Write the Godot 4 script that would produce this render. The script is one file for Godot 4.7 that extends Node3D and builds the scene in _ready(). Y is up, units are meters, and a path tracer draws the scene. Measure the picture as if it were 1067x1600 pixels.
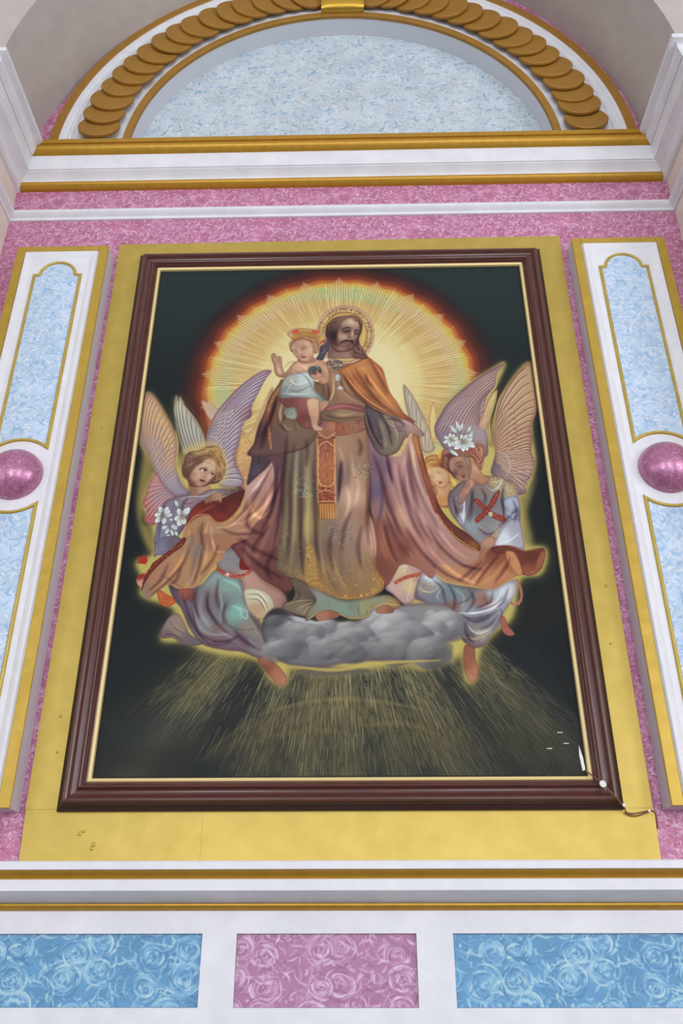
extends Node3D
# A church altar niche with a large framed painting, seen from below. Wall plane z = 0, the nave lies towards +z.

const CX := -0.08            # middle of the niche
const SPRING := 5.93         # springing height of lunette and vault
const ART_W := 1024
const ART_H := 1412

var V := PackedVector3Array()   # triangle soup being collected
var U := PackedVector2Array()
var M := {}
var taken := {}

# ---------------------------------------------------------------- naming
func numbered(called: String) -> String:
	if not taken.has(called):
		taken[called] = 0
		return called
	taken[called] += 1
	return "%s_%03d" % [called, taken[called]]

func tag(o: Node, label := "", category := "", group := "", kind := "") -> Node:
	if label: o.set_meta("label", label)
	if category: o.set_meta("category", category)
	if group: o.set_meta("group", group)
	if kind: o.set_meta("kind", kind)
	return o

func thing(called: String, at: Vector3, label: String, category: String, kind := "") -> Node3D:
	var o := Node3D.new()
	o.name = numbered(called)
	add_child(o, true)
	o.position = at
	tag(o, label, category, "", kind)
	return o

# ---------------------------------------------------------------- mesh collecting
func tri(a: Vector3, b: Vector3, c: Vector3, ua := Vector2.INF, ub := Vector2.INF, uc := Vector2.INF) -> void:
	V.append(a); V.append(b); V.append(c)
	if ua == Vector2.INF:
		var n := (b - a).cross(c - a).abs()
		for p in [a, b, c]:
			if n.z >= n.x and n.z >= n.y: U.append(Vector2(p.x, -p.y))
			elif n.y >= n.x: U.append(Vector2(p.x, -p.z))
			else: U.append(Vector2(p.z, -p.y))
	else:
		U.append(ua); U.append(ub); U.append(uc)

func quad(a: Vector3, b: Vector3, c: Vector3, d: Vector3) -> void:
	tri(a, b, c)
	tri(a, c, d)

# Ends the collecting: welds normals below the crease angle, turns the solid outside out and makes one mesh.
func build(called: String, mat: Material, parent: Node = null, crease := 40.0) -> MeshInstance3D:
	var n := V.size() / 3
	var vol := 0.0
	var o := V[0]
	for i in n:
		vol += (V[i * 3] - o).dot((V[i * 3 + 1] - o).cross(V[i * 3 + 2] - o))
	if vol > 0.0:      # front faces run clockwise
		for i in n:
			var t := V[i * 3 + 1]; V[i * 3 + 1] = V[i * 3 + 2]; V[i * 3 + 2] = t
			var q := U[i * 3 + 1]; U[i * 3 + 1] = U[i * 3 + 2]; U[i * 3 + 2] = q
	var fn := PackedVector3Array()
	var at := {}
	for i in n:
		var f := (V[i * 3 + 2] - V[i * 3]).cross(V[i * 3 + 1] - V[i * 3])
		fn.append(f)
		for k in 3:
			var key := Vector3i((V[i * 3 + k] * 20000.0).round())
			if not at.has(key): at[key] = []
			at[key].append(i)
	var N := PackedVector3Array()
	var lim := cos(deg_to_rad(crease))
	for i in n:
		var f := fn[i].normalized()
		for k in 3:
			var s := Vector3.ZERO
			for j in at[Vector3i((V[i * 3 + k] * 20000.0).round())]:
				if fn[j].normalized().dot(f) > lim: s += fn[j]
			N.append(s.normalized() if s.length() > 1e-12 else f)
	var arr := []
	arr.resize(Mesh.ARRAY_MAX)
	arr[Mesh.ARRAY_VERTEX] = V
	arr[Mesh.ARRAY_NORMAL] = N
	arr[Mesh.ARRAY_TEX_UV] = U
	var am := ArrayMesh.new()
	am.add_surface_from_arrays(Mesh.PRIMITIVE_TRIANGLES, arr)
	V = PackedVector3Array()
	U = PackedVector2Array()
	var mi := MeshInstance3D.new()
	mi.mesh = am
	mi.material_override = mat
	mi.cast_shadow = GeometryInstance3D.SHADOW_CASTING_SETTING_ON
	if parent:
		mi.name = called
		parent.add_child(mi, true)
	else:
		mi.name = numbered(called)
		add_child(mi, true)
	return mi

func box(x0: float, x1: float, y0: float, y1: float, z0: float, z1: float) -> void:
	slab(PackedVector2Array([Vector2(x0, y0), Vector2(x1, y0), Vector2(x1, y1), Vector2(x0, y1)]), z0, z1)

# A flat outline in x, y with depth; the front edge is chamfered.
func slab(poly: PackedVector2Array, z0: float, z1: float, cham := 0.0) -> void:
	var p := poly
	if Geometry2D.is_polygon_clockwise(p):
		p = p.duplicate()
		p.reverse()
	var front := p
	if cham > 0.0:
		var off := Geometry2D.offset_polygon(p, -cham, Geometry2D.JOIN_MITER)
		if off.size() > 0 and off[0].size() == p.size():
			# match the nearest first corner
			var best := 0
			for k in off[0].size():
				if off[0][k].distance_to(p[0]) < off[0][best].distance_to(p[0]): best = k
			front = PackedVector2Array()
			for k in p.size(): front.append(off[0][(k + best) % p.size()])
	var m := p.size()
	var zc := z1 - (cham if front != p else 0.0)
	var ix := Geometry2D.triangulate_polygon(front)
	for k in range(0, ix.size(), 3):
		tri(v3(front[ix[k]], z1), v3(front[ix[k + 1]], z1), v3(front[ix[k + 2]], z1))
	ix = Geometry2D.triangulate_polygon(p)
	for k in range(0, ix.size(), 3):
		tri(v3(p[ix[k]], z0), v3(p[ix[k + 2]], z0), v3(p[ix[k + 1]], z0))
	var first := V.size()
	for k in m:
		var a := p[k]
		var b := p[(k + 1) % m]
		quad(v3(a, z0), v3(b, z0), v3(b, zc), v3(a, zc))
		if front != p:
			quad(v3(a, zc), v3(b, zc), v3(front[(k + 1) % m], z1), v3(front[k], z1))
	# Geometry2D may wind its triangles either way: make front faces look at +z
	for i in range(0, first, 3):
		var nz := (V[i + 1] - V[i]).cross(V[i + 2] - V[i]).z
		if (absf(V[i].z - z1) < 1e-6) != (nz > 0.0) and absf(nz) > 1e-12:
			var t := V[i + 1]; V[i + 1] = V[i + 2]; V[i + 2] = t
			var q := U[i + 1]; U[i + 1] = U[i + 2]; U[i + 2] = q

func v3(p: Vector2, z: float) -> Vector3: return Vector3(p.x, p.y, z)

# Sweeps a closed profile (a across, b along up) along a path; side gives the across direction at each point, mitred already.
func sweep(path: PackedVector3Array, side: PackedVector3Array, up: Vector3, profile: PackedVector2Array, closed := false) -> void:
	var m := path.size()
	var k := profile.size()
	var run := PackedFloat32Array([0.0])
	for i in range(1, m + 1): run.append(run[i - 1] + path[i % m].distance_to(path[i - 1]))
	var cr := PackedFloat32Array([0.0])
	for j in range(1, k + 1): cr.append(cr[j - 1] + profile[j % k].distance_to(profile[j - 1]))
	for i in (m if closed else m - 1):
		var i2 := (i + 1) % m
		for j in k:
			var j2 := (j + 1) % k
			var a := path[i] + side[i] * profile[j].x + up * profile[j].y
			var b := path[i2] + side[i2] * profile[j].x + up * profile[j].y
			var c := path[i2] + side[i2] * profile[j2].x + up * profile[j2].y
			var d := path[i] + side[i] * profile[j2].x + up * profile[j2].y
			var ua := Vector2(run[i], cr[j]); var ub := Vector2(run[i + 1], cr[j])
			var uc := Vector2(run[i + 1], cr[j + 1]); var ud := Vector2(run[i], cr[j + 1])
			tri(a, b, c, ua, ub, uc)
			tri(a, c, d, ua, uc, ud)
	if not closed:
		var ix := Geometry2D.triangulate_polygon(profile)
		var ccw := not Geometry2D.is_polygon_clockwise(profile)
		for e in [0, m - 1]:
			for q in range(0, ix.size(), 3):
				var t := [profile[ix[q]], profile[ix[q + 1]], profile[ix[q + 2]]]
				var turn: float = (t[1] - t[0]).cross(t[2] - t[0])
				if (turn > 0.0) != ccw: t.reverse()
				if e == 0: t.reverse()
				var w := []
				for x in t: w.append(path[e] + side[e] * x.x + up * x.y)
				# sides were made a-b-c with profile order; the start cap runs with the profile, the end cap against it
				tri(w[2], w[1], w[0])

# Path in the wall plane; across = to the left of the walking direction, up = +z.
func wall_sweep(pts: PackedVector2Array, z: float, profile: PackedVector2Array, closed := false) -> void:
	var m := pts.size()
	var path := PackedVector3Array()
	var side := PackedVector3Array()
	for i in m:
		var prev := pts[(i - 1 + m) % m] if (closed or i > 0) else pts[i]
		var next := pts[(i + 1) % m] if (closed or i < m - 1) else pts[i]
		var d1 := (pts[i] - prev).normalized() if pts[i] != prev else (next - pts[i]).normalized()
		var d2 := (next - pts[i]).normalized() if pts[i] != next else d1
		var n1 := Vector2(-d1.y, d1.x)
		var n2 := Vector2(-d2.y, d2.x)
		var s := n1 + n2
		s = s / maxf(s.length_squared() * 0.5, 0.3)
		path.append(v3(pts[i], z))
		side.append(v3(s, 0))
	sweep(path, side, Vector3(0, 0, 1), profile, closed)

# Path in plan (x, z) at height 0; profile x = projection into the room, y = height.
func plan_sweep(pts: PackedVector2Array, profile: PackedVector2Array) -> void:
	var m := pts.size()
	var path := PackedVector3Array()
	var side := PackedVector3Array()
	for i in m:
		var d1 := (pts[i] - pts[i - 1]).normalized() if i > 0 else (pts[1] - pts[0]).normalized()
		var d2 := (pts[i + 1] - pts[i]).normalized() if i < m - 1 else d1
		var s := Vector2(-d1.y, d1.x) + Vector2(-d2.y, d2.x)
		s = s / maxf(s.length_squared() * 0.5, 0.3)
		path.append(Vector3(pts[i].x, 0, pts[i].y))
		side.append(Vector3(s.x, 0, s.y))
	sweep(path, side, Vector3(0, 1, 0), profile)

func arc(c: Vector2, r: float, a0: float, a1: float, n: int) -> PackedVector2Array:
	var p := PackedVector2Array()
	for i in n + 1:
		var a := deg_to_rad(lerpf(a0, a1, float(i) / n))
		p.append(c + Vector2(cos(a), sin(a)) * r)
	return p

func pv(s: String) -> PackedVector2Array:
	var f := s.split_floats(" ", false)
	var p := PackedVector2Array()
	for i in range(0, f.size() - 1, 2): p.append(Vector2(f[i], f[i + 1]))
	return p

func tube(pts: PackedVector3Array, r: float, n := 8) -> void:
	var rings := []
	var uprev := Vector3.ZERO
	for i in pts.size():
		var d := (pts[mini(i + 1, pts.size() - 1)] - pts[maxi(i - 1, 0)]).normalized()
		var u := uprev - d * uprev.dot(d)
		if u.length() < 0.1: u = d.cross(Vector3(0.3, 0.5, 0.8))
		u = u.normalized()
		uprev = u
		var w := d.cross(u)
		var ring := PackedVector3Array()
		for k in n: ring.append(pts[i] + (u * cos(TAU * k / n) + w * sin(TAU * k / n)) * r)
		rings.append(ring)
	for i in pts.size() - 1:
		for k in n:
			quad(rings[i][k], rings[i][(k + 1) % n], rings[i + 1][(k + 1) % n], rings[i + 1][k])
	for k in n:
		tri(pts[0], rings[0][(k + 1) % n], rings[0][k])
		tri(pts[-1], rings[-1][k], rings[-1][(k + 1) % n])

func spline3(p: PackedVector3Array, n: int) -> PackedVector3Array:
	var q := PackedVector3Array()
	for i in p.size() - 1:
		for k in n:
			q.append(p[i].cubic_interpolate(p[i + 1], p[maxi(i - 1, 0)], p[mini(i + 2, p.size() - 1)], float(k) / n))
	q.append(p[-1])
	return q

# A dome or lens turned about z.
func dome(c: Vector3, r: float, h: float, rings := 14, segs := 40) -> void:
	for i in rings:
		var t0 := PI / 2 * i / rings
		var t1 := PI / 2 * (i + 1) / rings
		for k in segs:
			var q := []
			for s in [[t0, k], [t0, k + 1], [t1, k + 1], [t1, k]]:
				var a: float = TAU * s[1] / segs
				q.append(c + Vector3(cos(a) * cos(s[0]) * r, sin(a) * cos(s[0]) * r, sin(s[0]) * h))
			var uu := []
			for p in q: uu.append(Vector2(p.x + p.z, -p.y))
			tri(q[0], q[1], q[2], uu[0], uu[1], uu[2])
			if i < rings - 1: tri(q[0], q[2], q[3], uu[0], uu[2], uu[3])
	for k in segs:
		tri(c, c + Vector3(cos(TAU * (k + 1) / segs) * r, sin(TAU * (k + 1) / segs) * r, 0), c + Vector3(cos(TAU * k / segs) * r, sin(TAU * k / segs) * r, 0))

# ---------------------------------------------------------------- materials
func plain(c: Color, rough: float, metal := 0.0) -> StandardMaterial3D:
	var m := StandardMaterial3D.new()
	m.albedo_color = c
	m.roughness = rough
	m.metallic = metal
	return m

# Brushed plaster: arcs of paint dabbed over a ground, tileable. Returns [colour, normal map].
func brushed(size: int, ground: Color, tints: Array, count: int, r0: float, r1: float, sweep_deg: float, wide: float, strength: float, rosettes: int, sd: int, bump := 2.0) -> Array:
	var rng := RandomNumberGenerator.new()
	rng.seed = sd
	var px := PackedVector3Array()
	px.resize(size * size)
	var hh := PackedFloat32Array()
	hh.resize(size * size)
	var fnl := FastNoiseLite.new()
	fnl.seed = sd
	fnl.frequency = 5.0 / size
	fnl.fractal_octaves = 4
	var blotch := fnl.get_seamless_image(size, size)
	var bd := blotch.get_data()
	var bstep := bd.size() / (size * size)
	var g := Vector3(ground.r, ground.g, ground.b)
	for i in size * size:
		px[i] = g * (0.93 + 0.14 * bd[i * bstep] / 255.0)
		hh[i] = 0.5
	var cells := int(ceil(sqrt(float(maxi(rosettes, 1)))))
	for s in count:
		var c := Vector2(rng.randf() * size, rng.randf() * size)
		var r := rng.randf_range(r0, r1)
		if rosettes > 0 and s % 3 > 0:       # arcs turned about jittered middles, like painted roses
			var k := s % (cells * cells)
			var cell := float(size) / cells
			var jr := RandomNumberGenerator.new()
			jr.seed = k * 77 + sd
			c = Vector2((k % cells + 0.2 + 0.6 * jr.randf()) * cell, (k / cells + 0.2 + 0.6 * jr.randf()) * cell)
			c += Vector2(rng.randf_range(-2, 2), rng.randf_range(-2, 2))
			r = rng.randf_range(r0, r1) * jr.randf_range(0.8, 1.15)
		var a := rng.randf() * TAU
		var span := deg_to_rad(sweep_deg) * rng.randf_range(0.5, 1.2)
		var t: Color = tints[rng.randi() % tints.size()]
		var tv := Vector3(t.r, t.g, t.b)
		var al := strength * rng.randf_range(0.35, 1.0)
		var w := wide * rng.randf_range(0.6, 1.3)
		var squash := rng.randf_range(0.7, 1.0)
		var steps := int(maxf(4.0, r * span / 1.1))
		for q in steps:
			var f := float(q) / steps
			var ww := w * sin(PI * clampf(f * 0.9 + 0.07, 0, 1))
			var p := c + Vector2(cos(a + span * f), sin(a + span * f) * squash) * r
			var n := int(ceil(ww))
			for dy in range(-n, n + 1):
				for dx in range(-n, n + 1):
					var d2 := dx * dx + dy * dy
					if d2 > ww * ww + 0.3: continue
					var id := posmod(int(p.y) + dy, size) * size + posmod(int(p.x) + dx, size)
					var k2 := al * 0.6 * (1.0 - 0.7 * d2 / (ww * ww + 0.3))
					px[id] = px[id].lerp(tv, k2)
					hh[id] = lerpf(hh[id], 0.2 + 0.7 * al, k2)
	var col := PackedByteArray()
	col.resize(size * size * 3)
	var hb := PackedByteArray()
	hb.resize(size * size)
	for i in size * size:
		var v := px[i]
		col[i * 3] = int(clampf(v.x, 0, 1) * 255)
		col[i * 3 + 1] = int(clampf(v.y, 0, 1) * 255)
		col[i * 3 + 2] = int(clampf(v.z, 0, 1) * 255)
		hb[i] = int(clampf(hh[i], 0, 1) * 255)
	var ci := Image.create_from_data(size, size, false, Image.FORMAT_RGB8, col)
	var hi := Image.create_from_data(size, size, false, Image.FORMAT_L8, hb)
	hi.convert(Image.FORMAT_RGBA8)
	hi.bump_map_to_normal_map(bump)
	ci.generate_mipmaps()
	return [ImageTexture.create_from_image(ci), ImageTexture.create_from_image(hi)]

func plaster(tex: Array, tile: float, rough := 0.55, bump := 1.0) -> StandardMaterial3D:
	var m := plain(Color.WHITE, rough)
	m.albedo_texture = tex[0]
	m.normal_enabled = true
	m.normal_texture = tex[1]
	m.normal_scale = bump
	m.uv1_scale = Vector3(1.0 / tile, 1.0 / tile, 1)
	return m

func relief(size: int, freq: float, oct: int, sd: int, strength: float) -> ImageTexture:
	var n := FastNoiseLite.new()
	n.seed = sd
	n.frequency = freq
	n.fractal_octaves = oct
	var im := n.get_seamless_image(size, size)
	im.convert(Image.FORMAT_RGBA8)
	im.bump_map_to_normal_map(strength)
	return ImageTexture.create_from_image(im)

func tone(size: int, freq: float, sd: int, lo: Color, hi: Color) -> ImageTexture:
	var n := FastNoiseLite.new()
	n.seed = sd
	n.frequency = freq
	n.fractal_octaves = 5
	var im := n.get_seamless_image(size, size)
	var d := im.get_data()
	var st := d.size() / (size * size)
	var out := PackedByteArray()
	out.resize(size * size * 3)
	for i in size * size:
		var c := lo.lerp(hi, d[i * st] / 255.0)
		out[i * 3] = int(c.r * 255); out[i * 3 + 1] = int(c.g * 255); out[i * 3 + 2] = int(c.b * 255)
	var r := Image.create_from_data(size, size, false, Image.FORMAT_RGB8, out)
	return ImageTexture.create_from_image(r)

func make_materials() -> void:
	var rough_n := relief(256, 0.03, 4, 5, 1.2)
	M.white = plain(Color.WHITE, 0.5)
	M.white.albedo_texture = tone(256, 0.012, 3, Color(0.855, 0.85, 0.86), Color(0.905, 0.90, 0.905))
	M.white.normal_enabled = true
	M.white.normal_texture = rough_n
	M.white.normal_scale = 0.25
	M.white.uv1_scale = Vector3(1.6, 1.6, 1)
	M.cream = M.white.duplicate()
	M.cream.albedo_color = Color(1.0, 0.95, 0.87)
	M.vault = M.white.duplicate()
	M.vault.albedo_color = Color(0.84, 0.80, 0.76)
	M.lilac = plain(Color(0.80, 0.76, 0.80), 0.6)
	M.reveal = plain(Color(0.83, 0.84, 0.86), 0.6)
	M.gold = plain(Color.WHITE, 0.42, 0.45)
	M.gold.albedo_texture = tone(512, 0.012, 11, Color(0.72, 0.615, 0.275), Color(0.77, 0.665, 0.32))
	M.gold.normal_enabled = true
	M.gold.normal_texture = relief(512, 0.02, 5, 8, 2.0)
	M.gold.normal_scale = 0.14
	M.gold.uv1_scale = Vector3(1.1, 1.1, 1)
	M.gold2 = M.gold.duplicate()
	M.gold2.albedo_color = Color(1.0, 0.96, 0.84)
	M.gold2.normal_scale = 0.45
	M.gilt = M.gold.duplicate()
	M.gilt.albedo_color = Color(0.97, 0.85, 0.60)
	M.gilt.normal_scale = 0.3
	M.gilt.roughness = 0.36
	M.gilt.uv1_scale = Vector3(2.3, 2.3, 1)
	M.bright_gold = M.gold.duplicate()
	M.bright_gold.metallic = 0.75
	M.bright_gold.roughness = 0.34
	M.bright_gold.albedo_color = Color(1.0, 0.93, 0.75)
	M.disc = M.gold.duplicate()
	M.disc.albedo_color = Color(0.86, 0.73, 0.62)
	M.disc.roughness = 0.55
	M.disc.metallic = 0.25
	M.disc.normal_scale = 0.25
	M.wood = plain(Color.WHITE, 0.3)
	M.wood.albedo_texture = tone(256, 0.02, 21, Color(0.30, 0.16, 0.13), Color(0.37, 0.205, 0.17))
	M.wood.uv1_scale = Vector3(0.9, 7.0, 1)
	M.wood.clearcoat_enabled = true
	M.wood.metallic_specular = 0.35
	M.wood.clearcoat = 0.6
	M.wood.clearcoat_roughness = 0.2
	M.darkwood = plain(Color(0.22, 0.135, 0.12), 0.4)
	M.darkwood.metallic_specular = 0.4
	M.slip = plain(Color(0.90, 0.80, 0.55), 0.45, 0.15)
	M.beading = plain(Color(0.20, 0.20, 0.19), 0.5)
	M.pink = plaster(brushed(768, Color(0.72, 0.43, 0.55), [Color(0.84, 0.65, 0.75), Color(0.79, 0.56, 0.67), Color(0.62, 0.33, 0.45), Color(0.87, 0.74, 0.81), Color(0.72, 0.45, 0.58)], 6500, 8, 26, 140, 3.4, 0.6, 0, 31), 0.85, 0.55, 1.0)
	M.rose = plaster(brushed(768, Color(0.68, 0.47, 0.60), [Color(0.84, 0.68, 0.77), Color(0.76, 0.57, 0.69), Color(0.62, 0.40, 0.54), Color(0.88, 0.77, 0.83), Color(0.66, 0.44, 0.58)], 7600, 5, 52, 100, 4.0, 0.5, 81, 32), 0.92, 0.5, 1.0)
	M.blue = plaster(brushed(768, Color(0.37, 0.59, 0.74), [Color(0.60, 0.77, 0.85), Color(0.46, 0.67, 0.80), Color(0.30, 0.51, 0.68), Color(0.72, 0.83, 0.85), Color(0.37, 0.58, 0.75)], 7600, 5, 52, 100, 4.0, 0.5, 81, 33), 0.92, 0.5, 1.0)
	M.sky = plaster(brushed(768, Color(0.72, 0.80, 0.88), [Color(0.83, 0.87, 0.92), Color(0.86, 0.88, 0.92), Color(0.60, 0.73, 0.85), Color(0.78, 0.84, 0.90), Color(0.64, 0.76, 0.87)], 3000, 24, 90, 42, 5.0, 0.7, 0, 34, 6.0), 0.9, 0.5, 1.6)
	M.tymp = plaster(brushed(768, Color(0.75, 0.79, 0.81), [Color(0.85, 0.87, 0.87), Color(0.54, 0.68, 0.79), Color(0.68, 0.76, 0.82), Color(0.87, 0.88, 0.88), Color(0.82, 0.84, 0.86)], 4200, 12, 44, 50, 3.6, 0.75, 0, 35, 6.0), 1.4, 0.5, 1.6)
	M.ball = plaster(brushed(512, Color(0.66, 0.37, 0.52), [Color(0.85, 0.66, 0.77), Color(0.58, 0.30, 0.44), Color(0.76, 0.52, 0.65)], 2200, 6, 26, 110, 3.0, 0.6, 0, 36), 0.5, 0.27, 0.8)
	M.ball.metallic = 0.3
	M.ball.clearcoat_enabled = true
	M.ball.clearcoat = 0.8
	M.ball.clearcoat_roughness = 0.34
	M.ball.uv1_triplanar = true
	M.ball.uv1_scale = Vector3(2.2, 2.2, 2.2)
	M.floor = plain(Color.WHITE, 0.4)
	M.floor.albedo_texture = tone(256, 0.03, 41, Color(0.44, 0.43, 0.42), Color(0.52, 0.51, 0.50))
	M.glass = plain(Color(0.9, 0.95, 1.0, 0.08), 0.05)
	M.glass.transparency = BaseMaterial3D.TRANSPARENCY_ALPHA
	M.cord = plain(Color(0.50, 0.30, 0.20), 0.6)
	M.tape = plain(Color(0.88, 0.87, 0.84), 0.6)
	M.staple = plain(Color(0.80, 0.78, 0.72), 0.4, 0.3)
	M.art = plain(Color.WHITE, 0.5)
	M.art.metallic_specular = 0.22
	M.art.albedo_texture = paint_art()
	M.canvas_back = plain(Color(0.55, 0.48, 0.38), 0.9)

# ---------------------------------------------------------------- the picture on the canvas, painted in layers
# All coordinates are canvas pixels (ART_W x ART_H), from the picture's own upper left corner.
var A := PackedVector3Array()
var grain := PackedByteArray()
var gstep := 1
var mask := PackedFloat32Array()
var bx := 0
var by := 0
var bw := 0
var bh := 0
var prng := RandomNumberGenerator.new()

func smooth_loop(p: PackedVector2Array, n := 5) -> PackedVector2Array:
	var q := PackedVector2Array()
	var m := p.size()
	for i in m:
		var a := p[(i - 1 + m) % m]
		var b := p[i]
		var c := p[(i + 1) % m]
		var d := p[(i + 2) % m]
		for k in n:
			var t := float(k) / n
			q.append(0.5 * ((2.0 * b) + (c - a) * t + (2.0 * a - 5.0 * b + 4.0 * c - d) * t * t + (3.0 * b - a - 3.0 * c + d) * t * t * t))
	return q

func smooth_line(p: PackedVector2Array, n := 6) -> PackedVector2Array:
	if p.size() < 3: return p
	var q := PackedVector2Array()
	for i in p.size() - 1:
		var a := p[maxi(i - 1, 0)]
		var d := p[mini(i + 2, p.size() - 1)]
		for k in n:
			q.append(p[i].cubic_interpolate(p[i + 1], a, d, float(k) / n))
	q.append(p[-1])
	return q

# Antialiased coverage of an outline; false when it lies off the canvas.
func cover(p: PackedVector2Array, pad := 1) -> bool:
	var lo := p[0]
	var hi := p[0]
	for v in p:
		lo = lo.min(v)
		hi = hi.max(v)
	bx = maxi(int(lo.x) - pad, 0)
	by = maxi(int(lo.y) - pad, 0)
	bw = mini(int(hi.x) + pad + 2, ART_W) - bx
	bh = mini(int(hi.y) + pad + 2, ART_H) - by
	if bw <= 0 or bh <= 0: return false
	mask = PackedFloat32Array()
	mask.resize(bw * bh)
	var m := p.size()
	for y in bh:
		for s in 3:
			var yy := by + y + (s + 0.5) / 3.0
			var xs := []
			var a := p[m - 1]
			for i in m:
				var b := p[i]
				if (a.y <= yy) != (b.y <= yy):
					xs.append(a.x + (yy - a.y) / (b.y - a.y) * (b.x - a.x) - bx)
				a = b
			if xs.is_empty(): continue
			xs.sort()
			for k in range(0, xs.size() - 1, 2):
				var x0: float = maxf(xs[k], 0.0)
				var x1: float = minf(xs[k + 1], bw)
				if x1 <= x0: continue
				var i0 := int(x0)
				var i1 := int(x1)
				var row := y * bw
				if i0 == i1:
					if i0 < bw: mask[row + i0] += (x1 - x0) / 3.0
					continue
				mask[row + i0] += (i0 + 1 - x0) / 3.0
				for i in range(i0 + 1, i1): mask[row + i] += 0.33333
				if i1 < bw: mask[row + i1] += (x1 - i1) / 3.0
	return true

func blur_mask(r: int) -> void:
	var tmp := PackedFloat32Array()
	tmp.resize(bw * bh)
	var k := 1.0 / (2 * r + 1)
	for rep in 2:
		for y in bh:
			var s := 0.0
			var row := y * bw
			for x in range(-r, bw):
				if x + r < bw: s += mask[row + x + r]
				if x - r - 1 >= 0: s -= mask[row + x - r - 1]
				if x >= 0: tmp[row + x] = s * k
		for x in bw:
			var s := 0.0
			for y in range(-r, bh):
				if y + r < bh: s += tmp[(y + r) * bw + x]
				if y - r - 1 >= 0: s -= tmp[(y - r - 1) * bw + x]
				if y >= 0: mask[y * bw + x] = s * k

# Fills an outline. cols: "r g b", or several "x y r g b" whose colours melt into one another.
func fl(pts: String, cols: String, feather := 0, alpha := 1.0, round_ := true) -> void:
	var p := pv(pts)
	if round_: p = smooth_loop(p)
	if not cover(p, 1 + feather * 3): return
	var rim := PackedFloat32Array()
	var r := clampi(int(sqrt(float(bw * bh)) * 0.05), 0, 9)
	if feather < 3 and r >= 2 and alpha > 0.85 and alpha != 0.999:     # forms turn away towards their outlines
		var keep := mask.duplicate()
		blur_mask(r)
		rim = mask.duplicate()
		mask = keep
	if feather > 0: blur_mask(feather)
	lay(cols, alpha, rim)

func lay(cols: String, alpha: float, rim := PackedFloat32Array()) -> void:
	var f := cols.split_floats(" ", false)
	var one := f.size() == 3
	var col := Vector3(f[0], f[1], f[2]) / 255.0
	var cp := PackedVector2Array()
	var cc := PackedVector3Array()
	if not one:
		for i in range(0, f.size() - 4, 5):
			cp.append(Vector2(f[i], f[i + 1]))
			cc.append(Vector3(f[i + 2], f[i + 3], f[i + 4]) / 255.0)
	var m := cp.size()
	var rimmed := rim.size() > 0
	for y in bh:
		for x in bw:
			var k := mask[y * bw + x]
			if k < 0.004: continue
			if not one:
				var q := Vector2(bx + x, by + y)
				var s := Vector3.ZERO
				var ws := 0.0
				for i in m:
					var d := cp[i].distance_squared_to(q) + 30.0
					var w := 1.0 / (d * sqrt(d))
					s += cc[i] * w
					ws += w
				col = s / ws
			var id := (by + y) * ART_W + bx + x
			if tone_only > 0.0:
				var o := A[id]
				var f2 := 1.0 + (tone_only - 1.0) * minf(k, 1.0)
				A[id] = Vector3(minf(o.x * f2, 0.98), minf(o.y * (f2 if f2 > 1.0 else f2 * (0.35 + 0.65 * f2) + (1.0 - f2) * 0.3 * f2), 0.96), minf(o.z * f2, 0.94))
				continue
			if rimmed:
				var dk := 1.0 - EDGE * clampf((0.92 - rim[y * bw + x]) * 2.2, 0.0, 1.0)
				A[id] = A[id].lerp(Vector3(col.x * dk, col.y * dk * (0.3 + 0.7 * dk) , col.z * dk * (0.4 + 0.6 * dk)), minf(k, 1.0) * alpha)
			else:
				A[id] = A[id].lerp(col, minf(k, 1.0) * alpha)

# A tapered brush stroke; soft melts its edge.
func st(pts: String, w: float, cols: String, alpha := 1.0, soft := 0, taper := 1.0) -> void:
	stroke(smooth_line(pv(pts)), w, cols, alpha, soft, taper)

func stroke(q: PackedVector2Array, w: float, cols: String, alpha := 1.0, soft := 0, taper := 1.0) -> void:
	var n := q.size()
	if n < 2: return
	var l := PackedVector2Array()
	var r := PackedVector2Array()
	for i in n:
		var d := (q[mini(i + 1, n - 1)] - q[maxi(i - 1, 0)]).normalized()
		var t := float(i) / (n - 1)
		var ww := w * 0.5 * lerpf(1.0, maxf(sin(PI * lerpf(0.06, 0.94, t)), 0.0), taper)
		var s := Vector2(-d.y, d.x) * ww
		l.append(q[i] + s)
		r.append(q[i] - s)
	r.reverse()
	l.append_array(r)
	if not cover(l, 1 + soft * 3): return
	if soft > 0: blur_mask(soft)
	lay(cols, alpha)

# Deepens (below 1) or lights (above 1) what is already painted, along a stroke or inside an outline.
func sh(pts: String, w: float, k: float, soft := 1, taper := 1.0) -> void:
	var q := smooth_line(pv(pts))
	tone_only = k
	stroke(q, w, "0 0 0", 1.0, soft, taper)
	tone_only = 0.0

func shf(pts: String, k: float, feather := 3) -> void:
	tone_only = k
	fl(pts, "0 0 0", feather, 0.8)
	tone_only = 0.0

var tone_only := 0.0

# Light spread round an outline.
func glow(pts: String, col: String, radius: int, alpha: float) -> void:
	var p := smooth_loop(pv(pts))
	var g := Geometry2D.offset_polygon(p, radius * 0.55)
	if g.size() > 0: p = g[0]
	if not cover(p, radius * 3): return
	blur_mask(radius)
	lay(col, alpha)

func inside_points(p: PackedVector2Array, n: int) -> PackedVector2Array:
	var lo := p[0]
	var hi := p[0]
	for v in p:
		lo = lo.min(v)
		hi = hi.max(v)
	var q := PackedVector2Array()
	var tries := 0
	while q.size() < n and tries < n * 8:
		tries += 1
		var v := Vector2(prng.randf_range(lo.x, hi.x), prng.randf_range(lo.y, hi.y))
		if Geometry2D.is_point_in_polygon(v, p): q.append(v)
	return q

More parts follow.
